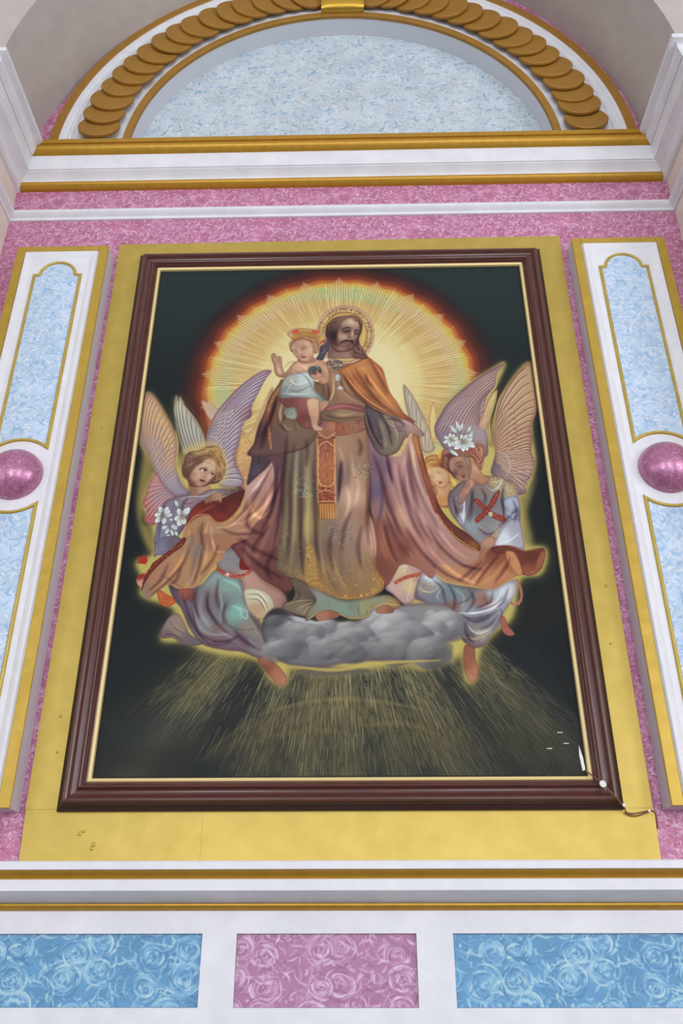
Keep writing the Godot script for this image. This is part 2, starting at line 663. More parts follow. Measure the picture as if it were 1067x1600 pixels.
# Scattered dabs: embroidery, curls, blossoms. cols: colours parted by commas.
func dab(pts: String, n: int, size: float, cols: String, alpha := 0.7, curl := 1.0) -> void:
	var p := smooth_loop(pv(pts))
	var cs := cols.split(",")
	for v in inside_points(p, n):
		var a := prng.randf() * TAU
		var r := size * prng.randf_range(0.5, 1.1)
		var q := PackedVector2Array()
		for k in 5: q.append(v + Vector2(cos(a + k * 0.55 * curl), sin(a + k * 0.55 * curl)) * r * (0.4 + 0.15 * k))
		stroke(q, maxf(size * 0.36, 1.2), cs[prng.randi() % cs.size()], alpha)

# Rows of feathers laid from a leading edge towards a trailing edge (both polylines from root to tip).
func feathers(lead: String, trail: String, n: int, wide: float, light: String, dark: String, alpha := 0.6) -> void:
	var a := smooth_line(pv(lead), 10)
	var b := smooth_line(pv(trail), 10)
	for i in n:
		var t := (i + 0.5) / n
		var s := along(a, maxf(0.0, t * 0.82 - 0.14))
		var e := along(b, minf(1.0, t + 0.02))
		var mid := (s + e) * 0.5 + (e - s).orthogonal() * 0.10
		var q := smooth_line(PackedVector2Array([s, mid, e]), 6)
		stroke(q, wide, light, alpha * prng.randf_range(0.6, 1.0), 0, 0.9)
		var o := PackedVector2Array()
		for v in q: o.append(v + (e - s).normalized().orthogonal() * wide * 0.45)
		stroke(o, maxf(1.6, wide * 0.18), dark, alpha, 0, 0.5)

# Long flight feathers spread from a line of roots to a line of tips, each with a lit vane, a quill and a dark edge.
func fan(roots: String, tips: String, n: int, wide: float, light: String, dark: String, alpha: float, bend: float) -> void:
	var a := smooth_line(pv(roots), 10)
	var b := smooth_line(pv(tips), 10)
	for i in n:
		var t := (i + 0.5) / n
		var s := along(a, t)
		var e := along(b, t)
		var side := (e - s).orthogonal()
		var q := smooth_line(PackedVector2Array([s, s.lerp(e, 0.4) + side * bend, s.lerp(e, 0.75) + side * bend * 0.8, e]), 5)
		var o := PackedVector2Array()
		var v := PackedVector2Array()
		for k in q.size():
			var f := float(k) / (q.size() - 1)
			var off := side.normalized() * wide * 0.5 * (0.35 + 0.65 * f) * (1.0 - pow(f, 8.0))
			o.append(q[k] + off)
			v.append(q[k] + off * 0.4)
		stroke(v, wide * 0.75, light, alpha * prng.randf_range(0.4, 0.75), 0, 0.8)
		stroke(o, 2.4, dark, minf(1.0, alpha * 1.25), 0, 0.35)
		stroke(q, 1.3, light, alpha * 0.8, 0, 0.6)
		stroke(PackedVector2Array([q[-1], q[-1].lerp(o[-3], 0.5), o[-4]]), 2.2, dark, alpha, 0, 0.3)

func along(q: PackedVector2Array, t: float) -> Vector2:
	var f := clampf(t, 0, 1) * (q.size() - 1)
	var i := mini(int(f), q.size() - 2)
	return q[i].lerp(q[i + 1], f - i)

# One billow of a cloud, lit from above.
func puff(x: float, y: float, r: float, tone: float) -> void:
	var q := PackedVector2Array()
	for k in 14:
		var a := TAU * k / 14
		q.append(Vector2(x, y) + Vector2(cos(a) * 1.15, sin(a) * 0.8) * r * prng.randf_range(0.9, 1.1))
	if not cover(smooth_loop(q, 3), 14): return
	blur_mask(2)
	lay("%d %d %s %d %d %s %d %d %s %d %d %s" % [x - r * 0.3, y - r * 0.75, "%d %d %d" % [184 * tone, 180 * tone, 175 * tone], x, y, "%d %d %d" % [136 * tone, 133 * tone, 131 * tone], x + r * 0.3, y + r * 0.7, "%d %d %d" % [92 * tone, 89 * tone, 92 * tone], x + r, y, "%d %d %d" % [112 * tone, 109 * tone, 110 * tone]], 0.66)

# A six petalled white lily.
func lily(x: float, y: float, r: float, turn: float) -> void:
	for k in 6:
		var a := turn + TAU * k / 6
		var d := Vector2(cos(a), sin(a) * 0.8)
		var c := Vector2(x, y)
		stroke(PackedVector2Array([c, c + d * r * 0.35, c + d * r * 0.7, c + d * r]), r * 0.46, "212 216 204" if k % 2 == 0 else "178 190 182", 0.97)
		stroke(PackedVector2Array([c + d * r * 0.15, c + d * r * 0.8]), 1.4, "140 152 140", 0.7)
	stroke(PackedVector2Array([Vector2(x - r * 0.15, y), Vector2(x + r * 0.18, y + 1)]), r * 0.28, "196 132 60", 0.9)

func petal(x0: float, y0: float, x1: float, y1: float, w: float, c: String) -> void:
	var a := Vector2(x0, y0)
	var b := Vector2(x1, y1)
	var n := (b - a).orthogonal().normalized()
	var q := PackedVector2Array([a + n * w * 0.12, a.lerp(b, 0.35) + n * w * 0.45, a.lerp(b, 0.7) + n * w * 0.42, b, a.lerp(b, 0.7) - n * w * 0.42, a.lerp(b, 0.35) - n * w * 0.45, a - n * w * 0.12])
	if not cover(smooth_loop(q, 4)): return
	lay("%d %d 128 142 136 %d %d %s %d %d 232 234 226" % [x0, y0, (x0 + x1) / 2, (y0 + y1) / 2, c, x1, y1], 1.0)
	stroke(PackedVector2Array([a.lerp(b, 0.1), a.lerp(b, 0.8)]), 1.3, "104 118 112", 0.6)
	q.append(q[0])
	stroke(smooth_line(q, 4), 1.1, "84 92 88", 0.55, 0, 0.0)

# Letters as pen strokes on a 4 x 6 grid.
const GLYPHS := {"S": "41301031133342331504", "A": "06,20,46;14,34", "N": "06,00,46,40", "C": "41,30,10,01,05,16,36,45", "T": "00,40;20,26", "J": "30,35,26,16,05", "O": "10,30,41,45,36,16,05,01,10", "E": "40,00,06,46;03,33", "P": "06,00,30,41,42,33,03", "H": "00,06;40,46;03,43", "R": "06,00,30,41,42,33,03;23,46", "B": "00,06,36,45,44,33,03;33,42,41,30,00", "I": "20,26", "*": "21,25;03,43;12,34;32,14", ".": "23,24"}

func ring_text(text: String, c: Vector2, rx: float, ry: float, from_deg: float, step_deg: float, h: float, col: String) -> void:
	var a := from_deg
	for ch in text:
		if GLYPHS.has(ch):
			var t := deg_to_rad(a)
			var o := c + Vector2(cos(t) * rx, sin(t) * ry)
			var up := Vector2(cos(t), sin(t))
			var right := Vector2(-up.y, up.x)
			var g: String = GLYPHS[ch]
			if ch == "S": g = "41,30,10,01,02,13,33,44,45,36,16,05"
			for part in g.split(";"):
				var q := PackedVector2Array()
				for v in part.split(","):
					var gx := v.substr(0, 1).to_int()
					var gy := v.substr(1, 1).to_int()
					q.append(o + right * (gx - 2) * h / 7.0 + up * (3 - gy) * h / 6.0)
				stroke(q, maxf(1.5, h * 0.15), col, 0.95, 0, 0.0)
		a += step_deg * (0.55 if ch in "I. " else 1.0)

func hue_ring(rho: float, stops: Array) -> Vector3:
	for i in range(1, stops.size()):
		if rho < stops[i][0]:
			var a = stops[i - 1]
			var b = stops[i]
			var t: float = smoothstep(0.0, 1.0, (rho - a[0]) / (b[0] - a[0]))
			return a[1].lerp(b[1], t)
	return stops[-1][1]

func rgb(r: float, g: float, b: float) -> Vector3: return Vector3(r, g, b) / 255.0

func zig(deg: float) -> float:           # 1 at the tips of the ray tufts, 0 between them
	return absf(fposmod(deg / TUFT, 1.0) - 0.5) * 2.0

const TUFT := 17.2

func backdrop() -> void:
	var c := Vector2(512.0, 400.0)
	var stops := [[0.0, rgb(224, 210, 150)], [0.42, rgb(226, 210, 148)], [0.56, rgb(220, 198, 126)], [0.66, rgb(206, 172, 100)], [0.78, rgb(200, 162, 92)],
		[0.86, rgb(190, 168, 104)], [0.90, rgb(200, 184, 84)], [0.94, rgb(210, 164, 64)], [0.975, rgb(188, 100, 42)], [1.01, rgb(134, 56, 34)], [1.06, rgb(84, 42, 36)], [1.13, rgb(54, 38, 38)], [1.22, rgb(36, 44, 43)]]
	var beam := Vector2(512.7, 805.0)
	var lut := []
	for i in 1300: lut.append(hue_ring(i / 1000.0, stops))
	for y in ART_H:
		var v := float(y) / ART_H
		var base := rgb(44, 56, 55).lerp(rgb(30, 35, 35), smoothstep(0.0, 0.45, v)).lerp(rgb(38, 43, 42), smoothstep(0.6, 1.0, v))
		for x in ART_W:
			var id := y * ART_W + x
			var col := base
			var d := Vector2(x, y) - c
			var rho := d.length() / 362.0
			if rho < 1.26:
				var deg := rad_to_deg(atan2(d.x, -d.y))
				var z := zig(deg + TUFT * 0.5)
				var warp := rho + 0.02 * (0.5 - z) * smoothstep(0.8, 0.9, rho)
				col = lut[clampi(int(warp * 1000.0), 0, 1299)]
				if rho > 0.74 and rho < 0.94:       # iridescent patches of rose and green
					var k := sin(deg_to_rad(deg) * TAU * 57.3 / TUFT / 6.2832 + rho * 9.0)
					var edge := smoothstep(0.74, 0.85, rho) * (1.0 - smoothstep(0.88, 0.94, rho))
					col = col.lerp(rgb(124, 192, 130) if k > 0.0 else rgb(208, 164, 128), (0.3 + 0.7 * absf(k)) * 0.62 * edge)
				col = col.lerp(base, smoothstep(1.10, 1.22, rho))
			# beams of light falling on the ground
			if y > 805.0 + 300:
				var e := Vector2(x, y) - beam
				var ang := rad_to_deg(atan2(e.x, e.y))
				var r := e.length()
				var k := smoothstep(-50.0, -34.0, ang) * (1.0 - smoothstep(46.0, 47.5, ang))
				var bars := 0.55 + 0.45 * sin(ang * 0.42 + 1.2) * sin(ang * 0.23 + 0.5)
				bars *= 1.0 - 0.85 * exp(-pow((ang + 26.5) / 4.0, 2.0))
				bars *= 1.0 - 0.75 * exp(-pow((ang - 31.0) / 3.5, 2.0))
				var fall := smoothstep(260.0, 380.0, r) * (1.0 - smoothstep(520.0, 900.0, r) * 0.75)
				col = col.lerp(rgb(124, 112, 68), k * bars * fall * 0.64)
			A[id] = col
	# rays of the glory: fine pale lines, longer at the tufts
	prng.seed = 12
	for i in 620:
		var deg := prng.randf() * 360.0
		var z := zig(deg + TUFT * 0.5)
		var t := deg_to_rad(deg)
		var u := Vector2(sin(t), -cos(t))
		var r0 := 362.0 * prng.randf_range(0.45, 0.8)
		var r1 := 362.0 * (0.86 + 0.13 * z + prng.randf_range(-0.03, 0.02))
		var b := prng.randf()
		stroke(PackedVector2Array([c + u * r0, c + u * lerpf(r0, r1, 0.5), c + u * r1]), 1.9, "240 226 168" if b > 0.45 else ("178 134 70" if b > 0.2 else "226 196 120"), prng.randf_range(0.25, 0.6), 0, 0.6)
	for k in 21:                              # the bright comb of each tuft, its lines nearly parallel
		var mid := deg_to_rad(k * TUFT)
		var um := Vector2(sin(mid), -cos(mid))
		var across := um.orthogonal()
		var tip := c + um * 362.0 * 1.01
		var tri3 := PackedVector2Array([tip, c + um * 362.0 * 0.84 + across * 46.0, c + um * 362.0 * 0.84 - across * 46.0])
		if cover(tri3, 14):
			blur_mask(3)
			lay("204 174 104", 0.42)
		for j in range(-12, 13):
			var r1 := 362.0 * (1.015 - absf(j) * 0.0125)
			var o := c + across * j * 3.7
			stroke(PackedVector2Array([o + um * 362.0 * 0.80, o + um * lerpf(362.0 * 0.8, r1, 0.5), o + um * r1]), 1.7, "232 208 142" if j % 2 == 0 else "176 140 84", 0.8, 0, 0.3)

func rain_of_light() -> void:
	var beam := Vector2(512.7, 805.0)
	prng.seed = 77
	for lane in 480:
		var ang := lerpf(-44.0, 46.5, (lane + prng.randf()) / 480.0)
		var t := deg_to_rad(ang)
		var u := Vector2(sin(t), cos(t))
		var gap := 1.0
		if absf(ang + 26.5) < 3.4 or absf(ang - 31.0) < 2.6: gap = 6.0
		var r := prng.randf_range(285.0, 350.0) + absf(ang) * 0.8
		var last := 560.0 + prng.randf() * 60.0 if ang < -24.0 else 780.0
		while r < last:
			var n := prng.randf_range(16.0, 70.0)
			var p := beam + u * r
			if p.y > ART_H - 4: break
			var fade := 1.0 - smoothstep(330.0, 740.0, r) * 0.75
			if gap < 2.0 or prng.randf() < 0.3:
				stroke(PackedVector2Array([p, p + u * n * 0.5, p + u * n]), 1.3, "216 198 140" if prng.randf() > 0.5 else "150 134 82", prng.randf_range(0.2, 0.72) * fade, 0, 0.5)
			r += n + prng.randf_range(4.0, 18.0) * (1.0 + 1.6 * smoothstep(420.0, 760.0, r))

func paint_art() -> ImageTexture:
	A.resize(ART_W * ART_H)
	prng.seed = 5
	backdrop()
	# lit ground and low clouds under the beams
	fl("232 1377 322 1297 430 1262 527 1251 637 1263 731 1299 728 1340 608 1326 445 1325 311 1351", "390 1284 84 76 48 527 1265 104 92 54 527 1312 70 66 46 663 1285 80 72 46", 9, 0.6)
	st("335 1281 430 1255 527 1246 637 1258 705 1275", 9.6, "132 116 66", 0.5, 2, 1.0)
	fl("607 1366 662 1313 744 1299 796 1333 766 1380 659 1392", "80 72 48", 9, 0.5)
	fl("273 1390 365 1345 473 1336 607 1352 553 1392", "70 64 46", 9, 0.45)
	st("219 1384 269 1331 335 1284", 8.0, "112 100 60", 0.31, 2, 1.0)
	st("364 1325 472 1312 554 1326", 10.9, "96 86 54", 0.56, 2, 1.0)
	st("554 1305 649 1299 729 1326", 10.9, "104 90 54", 0.56, 2, 1.0)
	fl("21 1309 141 1269 239 1283 201 1324 94 1350", "50 56 56", 8, 0.5)
	fl("16 1376 121 1343 204 1364 153 1396", "46 50 50", 7, 0.5)
	fl("822 1340 919 1314 981 1354 899 1380", "64 60 44", 8, 0.5)
	rain_of_light()
	fl("894 1077 922 1085 986 1203 1026 1294 1046 1116 1030 961 1000 969", "997 1116 30 33 34 946 1055 34 35 33", 3, 0.85)
	# yellow glow round the angels and the cloud
	glow("50 729 69 849 71 899 36 916 57 960 58 1000 120 1024 141 1048 113 1106 169 1114 228 1137 329 1155 366 1202 398 1202 382 1050 311 785 145 656", "138 122 54", 13, 0.6)
	glow("679 1165 739 1161 786 1129 789 1202 808 1205 822 1141 864 1092 903 1058 929 968 979 953 997 892 953 878 951 793 940 667 850 609 779 719 676 958", "138 122 54", 13, 0.6)
	glow("50 729 69 849 71 899 36 916 57 960 58 1000 120 1024 141 1048 113 1106 169 1114 228 1137 329 1155 366 1202 398 1202 382 1050 311 785 145 656", "194 174 84", 5, 0.95)
	glow("679 1165 739 1161 786 1129 789 1202 808 1205 822 1141 864 1092 903 1058 929 968 979 953 997 892 953 878 951 793 940 667 850 609 779 719 676 958", "194 174 84", 5, 0.95)
	# glow round the left wings
	glow("3 571 3 482 4 431 20 432 62 496 98 572 104 607 111 674 128 732 80 711 45 648", "120 108 60", 9, 0.5)
	glow("87 436 112 470 143 515 173 573 143 616 111 590 83 487", "120 108 60", 9, 0.5)
	glow("58 670 112 744 81 788 61 819 34 759 43 703", "120 108 60", 9, 0.5)
	glow("3 571 3 482 4 431 20 432 62 496 98 572 104 607 111 674 128 732 80 711 45 648", "190 170 86", 4, 0.85)
	glow("58 670 112 744 81 788 61 819 34 759 43 703", "190 170 86", 4, 0.85)
	fl("22 606 51 674 40 739 37 807 57 827 73 884 60 884 32 826 17 755 17 656", "168 148 66", 6, 0.75)
	# glow round the right wings
	glow("765 520 830 430 926 356 952 346 921 418 885 495 893 566 873 638 792 624", "130 116 62", 9, 0.55)
	glow("1022 348 959 409 911 513 901 566 903 617 913 705 945 744 966 740 998 657 1000 550", "130 116 62", 9, 0.55)
	glow("868 608 907 617 899 668 879 697 863 676", "130 116 62", 9, 0.55)
	glow("765 520 830 430 926 356 952 346 921 418 885 495 893 566 873 638 792 624", "196 176 92", 4, 0.9)
	glow("1022 348 959 409 911 513 901 566 903 617 913 705 945 744 966 740 998 657 1000 550", "196 176 92", 4, 0.9)
	glow("868 608 907 617 899 668 879 697 863 676", "196 176 92", 4, 0.9)
	fl("970 738 948 750 949 805 948 863 960 894 970 863 964 798 979 750 996 694", "168 150 76", 6, 0.7)
	# glow round the cloud
	glow("327 1111 400 1171 499 1186 612 1172 738 1164 783 1129 614 1083 397 1081", "196 174 84", 8, 0.95)
	# wings behind the left angel
	fl("337 411 318 459 302 513 284 557 260 548 254 574 251 643 273 718 294 718 306 601 315 540 337 459", "289 539 208 176 104 278 609 206 160 96 282 685 196 146 98 322 459 214 182 116", 2, 0.95)
	dab("257 574 287 575 293 702 268 701", 70, 8.8, "176 122 66,226 186 112,190 140 84", 0.6, 1.0)
	feathers("286 557 302 513 336 413", "294 575 314 518 340 427", 5, 3.7, "226 196 130", "172 130 76", 0.6)
	fl("152 452 184 471 204 489 195 516 178 513 162 484", "196 164 132", 1, 1.0)
	feathers("155 454 176 511", "204 489 195 516", 6, 4.2, "214 186 150", "160 124 100", 0.6)
	fl("87 436 93 456 96 438 112 470 143 515 169 564 178 612 143 616 118 615 110 572 96 519 83 487 82 444", "93 465 196 188 146 125 533 172 166 146 160 590 168 158 140 124 598 162 146 134", 1, 1.0)
	fan("118 611 140 614 161 614 172 608", "83 445 96 441 130 497 169 566", 8, 9.5, "196 190 168", "112 104 92", 0.7, 0.04)
	st("92 456 113 476 143 515 169 566", 2.6, "196 180 120", 0.7, 0, 1.0)
	fl("3 571 4 535 3 482 4 431 20 432 42 459 62 496 85 537 98 572 104 607 102 641 111 674 126 708 150 732 111 740 80 711 61 686 45 648 26 610", "14 464 206 160 124 53 509 206 164 106 23 545 176 140 134 70 572 204 166 108 46 589 168 142 142 65 632 172 150 148 90 632 196 152 112 85 691 158 146 152 128 724 150 138 150", 1, 1.0)
	fan("15 571 33 606 54 632 77 649", "5 435 35 452 76 519 99 576", 12, 11.8, "222 182 124", "140 98 78", 0.6, 0.05)
	fan("35 627 53 657 70 682 83 703", "64 554 100 594 104 641 113 679", 10, 10.9, "206 170 136", "130 100 96", 0.55, 0.06)
	feathers("18 571 43 631", "59 571 76 632", 7, 5.5, "188 164 158", "126 104 110", 0.5)
	st("93 546 103 589 104 641", 3.0, "206 172 90", 0.84, 0, 1.0)
	fl("58 670 80 711 112 744 99 760 81 788 71 811 61 819 40 805 46 779 33 759 38 735 43 703", "54 699 188 132 126 42 755 186 112 104 73 748 166 138 144 53 795 176 100 92 86 740 160 140 150", 1, 1.0)
	fan("80 707 88 720 100 732 108 740", "43 703 35 755 46 803 80 784", 9, 10.7, "210 164 154", "136 72 72", 0.65, -0.05)
	fl("175 595 176 547 190 502 217 453 252 407 288 372 314 356 333 360 321 380 309 408 299 436 285 472 286 504 266 526 262 557 258 592 251 626 259 660 275 689 276 710 241 717 211 705 185 642", "303 370 172 142 150 275 426 168 144 156 205 503 178 152 152 194 556 168 158 148 272 499 150 104 120 237 539 168 148 158 249 613 158 136 150 239 684 166 152 150 190 599 150 140 142", 1, 1.0)
	fan("179 556 185 586 194 616 204 650 209 676 218 697", "332 360 307 413 285 481 262 561 253 630 276 705", 20, 12.5, "196 180 180", "104 82 98", 0.75, 0.08)
	fan("180 573 186 599 196 633 201 659", "248 472 236 525 229 582 228 634", 11, 11.0, "200 184 180", "120 100 108", 0.6, 0.08)
	feathers("180 564 191 516 218 471", "211 591 226 534 248 481", 9, 5.2, "204 186 168", "140 116 110", 0.55)
	st("176 586 190 507 220 453 259 402 303 365", 2.6, "120 84 86", 0.75, 0, 1.0)
	# left angel: body, face and hair
	fl("104 658 111 615 148 586 196 582 231 625 235 688 205 717 141 716", "206 178 92", 6, 0.6)
	fl("143 700 146 728 161 741 185 735 197 721 183 704", "153 728 150 104 80 177 725 186 140 108", 1, 1.0)
	fl("72 869 72 835 76 792 85 756 111 740 144 734 161 739 191 722 241 719 277 724 274 732 221 741 193 749 170 761 151 789 140 828 116 862 87 885", "85 835 132 128 150 102 756 130 118 134 144 749 140 124 132 206 733 142 132 130 255 724 120 100 92 92 866 126 120 140 121 847 110 98 112", 1, 1.0)
	st("119 750 143 741 186 739 213 723", 3.2, "188 176 168", 0.84, 0, 1.0)
	st("127 756 148 761 165 751", 2.8, "160 66 48", 0.8, 0, 1.0)
	dab("195 729 266 720 266 728 207 737", 24, 4.3, "182 160 128,110 96 90", 0.7, 1.0)
	# left angel: head
	fl("119 656 123 641 125 626 133 612 146 609 162 605 172 598 187 593 203 595 214 609 219 627 227 645 229 666 225 681 220 695 208 704 190 707 181 712 148 712 136 694 126 685 121 671", "127 653 112 78 66 135 620 124 92 70 155 614 170 130 70 177 604 182 144 80 203 604 192 150 78 213 635 172 124 66 220 657 178 136 84 217 687 148 98 62 197 701 110 72 56 132 677 104 70 54 139 697 122 86 60 157 634 112 74 58 185 619 140 98 62", 1, 1.0)
	fl("141 677 149 662 155 652 168 644 175 634 187 630 198 633 205 645 207 660 205 672 200 685 192 698 183 707 171 713 160 711 152 705 144 694", "147 677 172 122 100 159 665 204 162 132 158 686 196 148 120 186 639 196 156 110 194 652 206 170 132 181 649 210 172 138 178 677 196 146 116 194 686 212 170 140 175 705 182 126 96 153 700 164 112 88 165 706 190 140 110 202 666 200 158 126", 1, 1.0)
	sh("175 636 188 640 198 645", 2.1, 1.12, 1, 1.0)
	st("175 640 186 645 196 643", 1.2, "150 108 66", 0.7, 0, 1.0)
	st("177 636 190 633 198 637", 1.2, "206 164 100", 0.7, 0, 1.0)
	fl("163 662 169 660 178 660 185 665 181 668 175 669 168 667", "96 64 58", 0, 0.85)
	st("162 663 169 658 178 658 186 663", 1.5, "88 56 50", 0.85, 0, 1.0)
	fl("167 665 172 663 175 667 172 669", "224 200 184", 0, 1.0)
	fl("175 664 178 664 179 668 177 668", "62 46 44", 0, 1.0)
	st("176 655 181 657 186 661", 1.5, "126 88 70", 0.8, 0, 1.0)
	st("189 670 195 668 203 672", 1.4, "116 76 60", 0.8, 0, 1.0)
	fl("188 674 193 671 201 675 201 678 196 680 189 678", "100 68 60", 0, 0.8)
	fl("189 675 194 674 195 677 191 679", "222 198 180", 0, 1.0)
	fl("195 674 198 674 198 678 195 678", "62 46 44", 0, 1.0)
	sh("183 665 182 677 179 686", 3.3, 0.8, 2, 1.0)
	sh("185 670 183 680 182 686", 1.5, 1.14, 1, 1.0)
	st("174 685 179 688 184 687", 1.4, "132 84 68", 0.85, 0, 1.0)
	st("173 682 175 686", 1.2, "150 100 80", 0.7, 0, 1.0)
	fl("166 692 171 692 175 692 181 696 179 700 173 699 168 696", "128 60 56", 0, 1.0)
	st("167 693 174 695 180 696", 1.2, "86 40 42", 0.85, 0, 1.0)
	st("171 698 177 701", 1.2, "180 104 92", 0.7, 0, 1.0)
	sh("168 702 175 704 180 702", 1.5, 0.86, 1, 1.0)
	sh("196 683 192 695 185 704", 3.3, 0.85, 3, 1.0)
	sh("142 686 151 700 163 709", 3.8, 0.78, 3, 1.0)
	shf("158 677 165 674 167 684 160 687", 1.1, 3)
	st("127 653 138 651 148 644", 1.9, "196 150 120", 0.75, 0, 1.0)
	st("128 647 140 647 151 641", 1.9, "172 128 100", 0.75, 0, 1.0)
	st("134 620 142 632 140 640", 1.9, "176 136 96", 0.75, 0, 1.0)
	st("146 611 156 616 167 608", 1.9, "214 178 96", 0.75, 0, 1.0)
	st("157 622 168 613 183 613", 1.9, "206 164 100", 0.75, 0, 1.0)
	st("177 601 190 602 198 598", 1.9, "206 166 96", 0.75, 0, 1.0)
	st("200 598 210 609 212 621", 1.9, "220 184 104", 0.75, 0, 1.0)
	st("198 609 204 621 215 632", 1.9, "214 174 96", 0.75, 0, 1.0)
	st("208 630 218 636 223 648", 1.9, "206 164 92", 0.75, 0, 1.0)
	st("213 645 222 654 228 666", 1.9, "214 174 104", 0.75, 0, 1.0)
	st("211 666 221 672 222 685", 1.9, "206 156 92", 0.75, 0, 1.0)
	st("202 698 215 692 221 681", 1.9, "196 144 84", 0.75, 0, 1.0)
	st("183 605 189 615 199 618", 1.9, "170 122 74", 0.75, 0, 1.0)
	st("182 599 180 608 173 611", 1.9, "222 182 108", 0.75, 0, 1.0)
	st("123 679 129 687 137 691", 1.9, "190 152 84", 0.75, 0, 1.0)
	st("204 648 211 660 208 672", 1.9, "206 166 110", 0.75, 0, 1.0)
	st("151 608 152 603 154 607", 1.9, "214 196 90", 0.75, 0, 1.0)
	st("132 626 145 635 151 626", 1.9, "92 58 46", 0.98, 0, 1.0)
	st("154 632 164 625 179 622 192 625", 1.9, "92 58 46", 0.98, 0, 1.0)
	st("188 612 199 612 203 606", 1.9, "92 58 46", 0.98, 0, 1.0)
	st("205 627 210 645 215 660", 1.9, "92 58 46", 0.98, 0, 1.0)
	st("211 678 216 684 212 695", 1.9, "92 58 46", 0.98, 0, 1.0)
	st("197 699 204 692 206 681", 1.9, "92 58 46", 0.98, 0, 1.0)
	st("125 659 134 671 138 686", 1.9, "92 58 46", 0.98, 0, 1.0)
	st("179 596 185 599 192 596", 1.9, "92 58 46", 0.98, 0, 1.0)
	st("216 645 222 651", 1.9, "92 58 46", 0.98, 0, 1.0)
	st("165 607 172 604", 1.9, "92 58 46", 0.98, 0, 1.0)
	dab("172 599 203 595 218 627 227 657 222 687 210 695 212 657 202 624 178 614", 60, 4.7, "214 174 98,116 74 50,190 144 80", 0.6, 1.3)
	# left angel: lilies
	petal(87, 792, 74, 767, 14.0, "206 212 202")
	petal(87, 792, 64, 790, 15.2, "206 212 202")
	petal(87, 793, 68, 811, 16.4, "206 212 202")
	petal(88, 795, 90, 816, 15.2, "206 212 202")
	petal(88, 792, 109, 790, 14.0, "206 212 202")
	petal(87, 789, 96, 768, 12.9, "206 212 202")
	petal(87, 791, 102, 778, 12.9, "206 212 202")
	petal(132, 795, 120, 774, 15.2, "206 212 202")
	petal(132, 796, 114, 804, 17.5, "206 212 202")
	petal(133, 798, 125, 822, 17.5, "206 212 202")
	petal(134, 798, 140, 817, 15.2, "206 212 202")
	petal(134, 794, 148, 771, 17.5, "206 212 202")
	petal(121, 770, 111, 751, 9.4, "206 212 202")
	petal(102, 822, 85, 827, 10.4, "206 212 202")
	petal(103, 825, 97, 843, 10.4, "206 212 202")
	petal(107, 827, 116, 848, 8.1, "206 212 202")
	petal(111, 820, 123, 830, 12.8, "206 212 202")
	petal(109, 856, 101, 845, 12.7, "206 212 202")
	petal(111, 848, 110, 862, 13.8, "206 212 202")
	petal(119, 833, 125, 848, 8.1, "206 212 202")
	petal(101, 804, 111, 804, 9.3, "206 212 202")
	petal(115, 815, 111, 827, 9.3, "206 212 202")
	dab("82 787 91 787 92 795 84 796", 14, 3.0, "150 100 70,214 180 110,90 80 70", 0.9, 1.0)
	dab("128 791 139 791 141 802 130 802", 16, 3.5, "176 120 60,206 150 70", 0.9, 1.0)
	# cloak, left side
	fl("373 395 347 423 329 450 322 486 305 535 296 592 291 652 285 710 310 685 345 648 365 610 385 550", "337 459 124 78 60 318 540 80 62 74 307 609 78 64 78 303 677 88 70 84 342 575 86 62 66 330 635 80 60 66", 1, 1.0)
	st("317 549 315 601 309 652", 5.2, "54 42 54", 0.98, 1, 1.0)
	st("336 513 334 575 326 631", 5.2, "104 80 88", 0.84, 1, 1.0)
	fl("142 828 169 795 197 797 226 817 253 805 276 770 282 722 310 685 339 654 358 619 383 610 411 719 421 858 388 906 233 920 147 941 120 941 135 885", "304 706 194 152 136 339 677 188 140 122 301 782 198 144 98 334 743 180 128 108 368 711 150 96 84 269 829 178 124 96 214 844 172 128 90 165 836 176 126 84 318 853 158 102 82 372 819 120 74 68 164 904 160 120 92 252 890 162 114 84", 1, 0.999)
	st("358 619 331 673 305 718 286 766", 9.4, "212 170 150", 0.63, 2, 1.0)
	st("367 661 344 719 314 775 275 814", 7.9, "140 88 78", 0.77, 2, 1.0)
	st("383 719 364 783 324 822 269 837", 8.5, "206 150 100", 0.7, 2, 1.0)
	st("391 760 365 822 318 857 260 860", 6.3, "126 74 62", 0.84, 2, 1.0)
	st("406 780 386 838 340 876", 9.1, "112 62 56", 0.84, 2, 1.0)
	st("287 782 254 821 213 828", 5.6, "212 160 104", 0.84, 1, 1.0)
	st("198 809 193 844 203 874 214 886", 7.7, "204 152 96", 0.98, 1, 1.0)
	st("154 828 154 866 147 904", 6.9, "206 152 88", 0.84, 2, 1.0)
	st("177 812 174 859 181 904", 9.1, "136 104 82", 0.84, 2, 1.0)
	fl("145 820 148 793 163 765 186 751 208 753 242 738 277 724 280 734 272 766 256 794 236 811 215 811 197 793 169 799 156 810", "161 789 138 54 42 195 773 112 42 34 230 774 96 36 34 225 797 134 48 38 260 742 92 42 36 252 778 118 44 36", 1, 1.0)
	st("155 800 182 781 209 765", 4.9, "168 74 54", 0.84, 1, 1.0)
	st("145 822 156 804 172 793 197 793 215 811 236 811 256 794 274 766", 4.9, "174 104 60", 0.95, 0, 0.3)
	dab("145 822 155 802 172 790 196 791 215 807 236 809 259 790 260 796 236 815 216 815 197 797 172 797", 46, 3.1, "222 176 100,110 56 36", 0.7, 1.0)
	fl("183 751 198 735 218 729 226 739 224 760 216 751 212 757 204 749 200 761 194 755 189 763", "193 749 146 100 74 217 737 180 130 96", 1, 1.0)
	st("207 741 213 757", 1.4, "104 64 46", 0.8, 0, 1.0)
	st("198 743 201 759", 1.4, "104 64 46", 0.8, 0, 1.0)
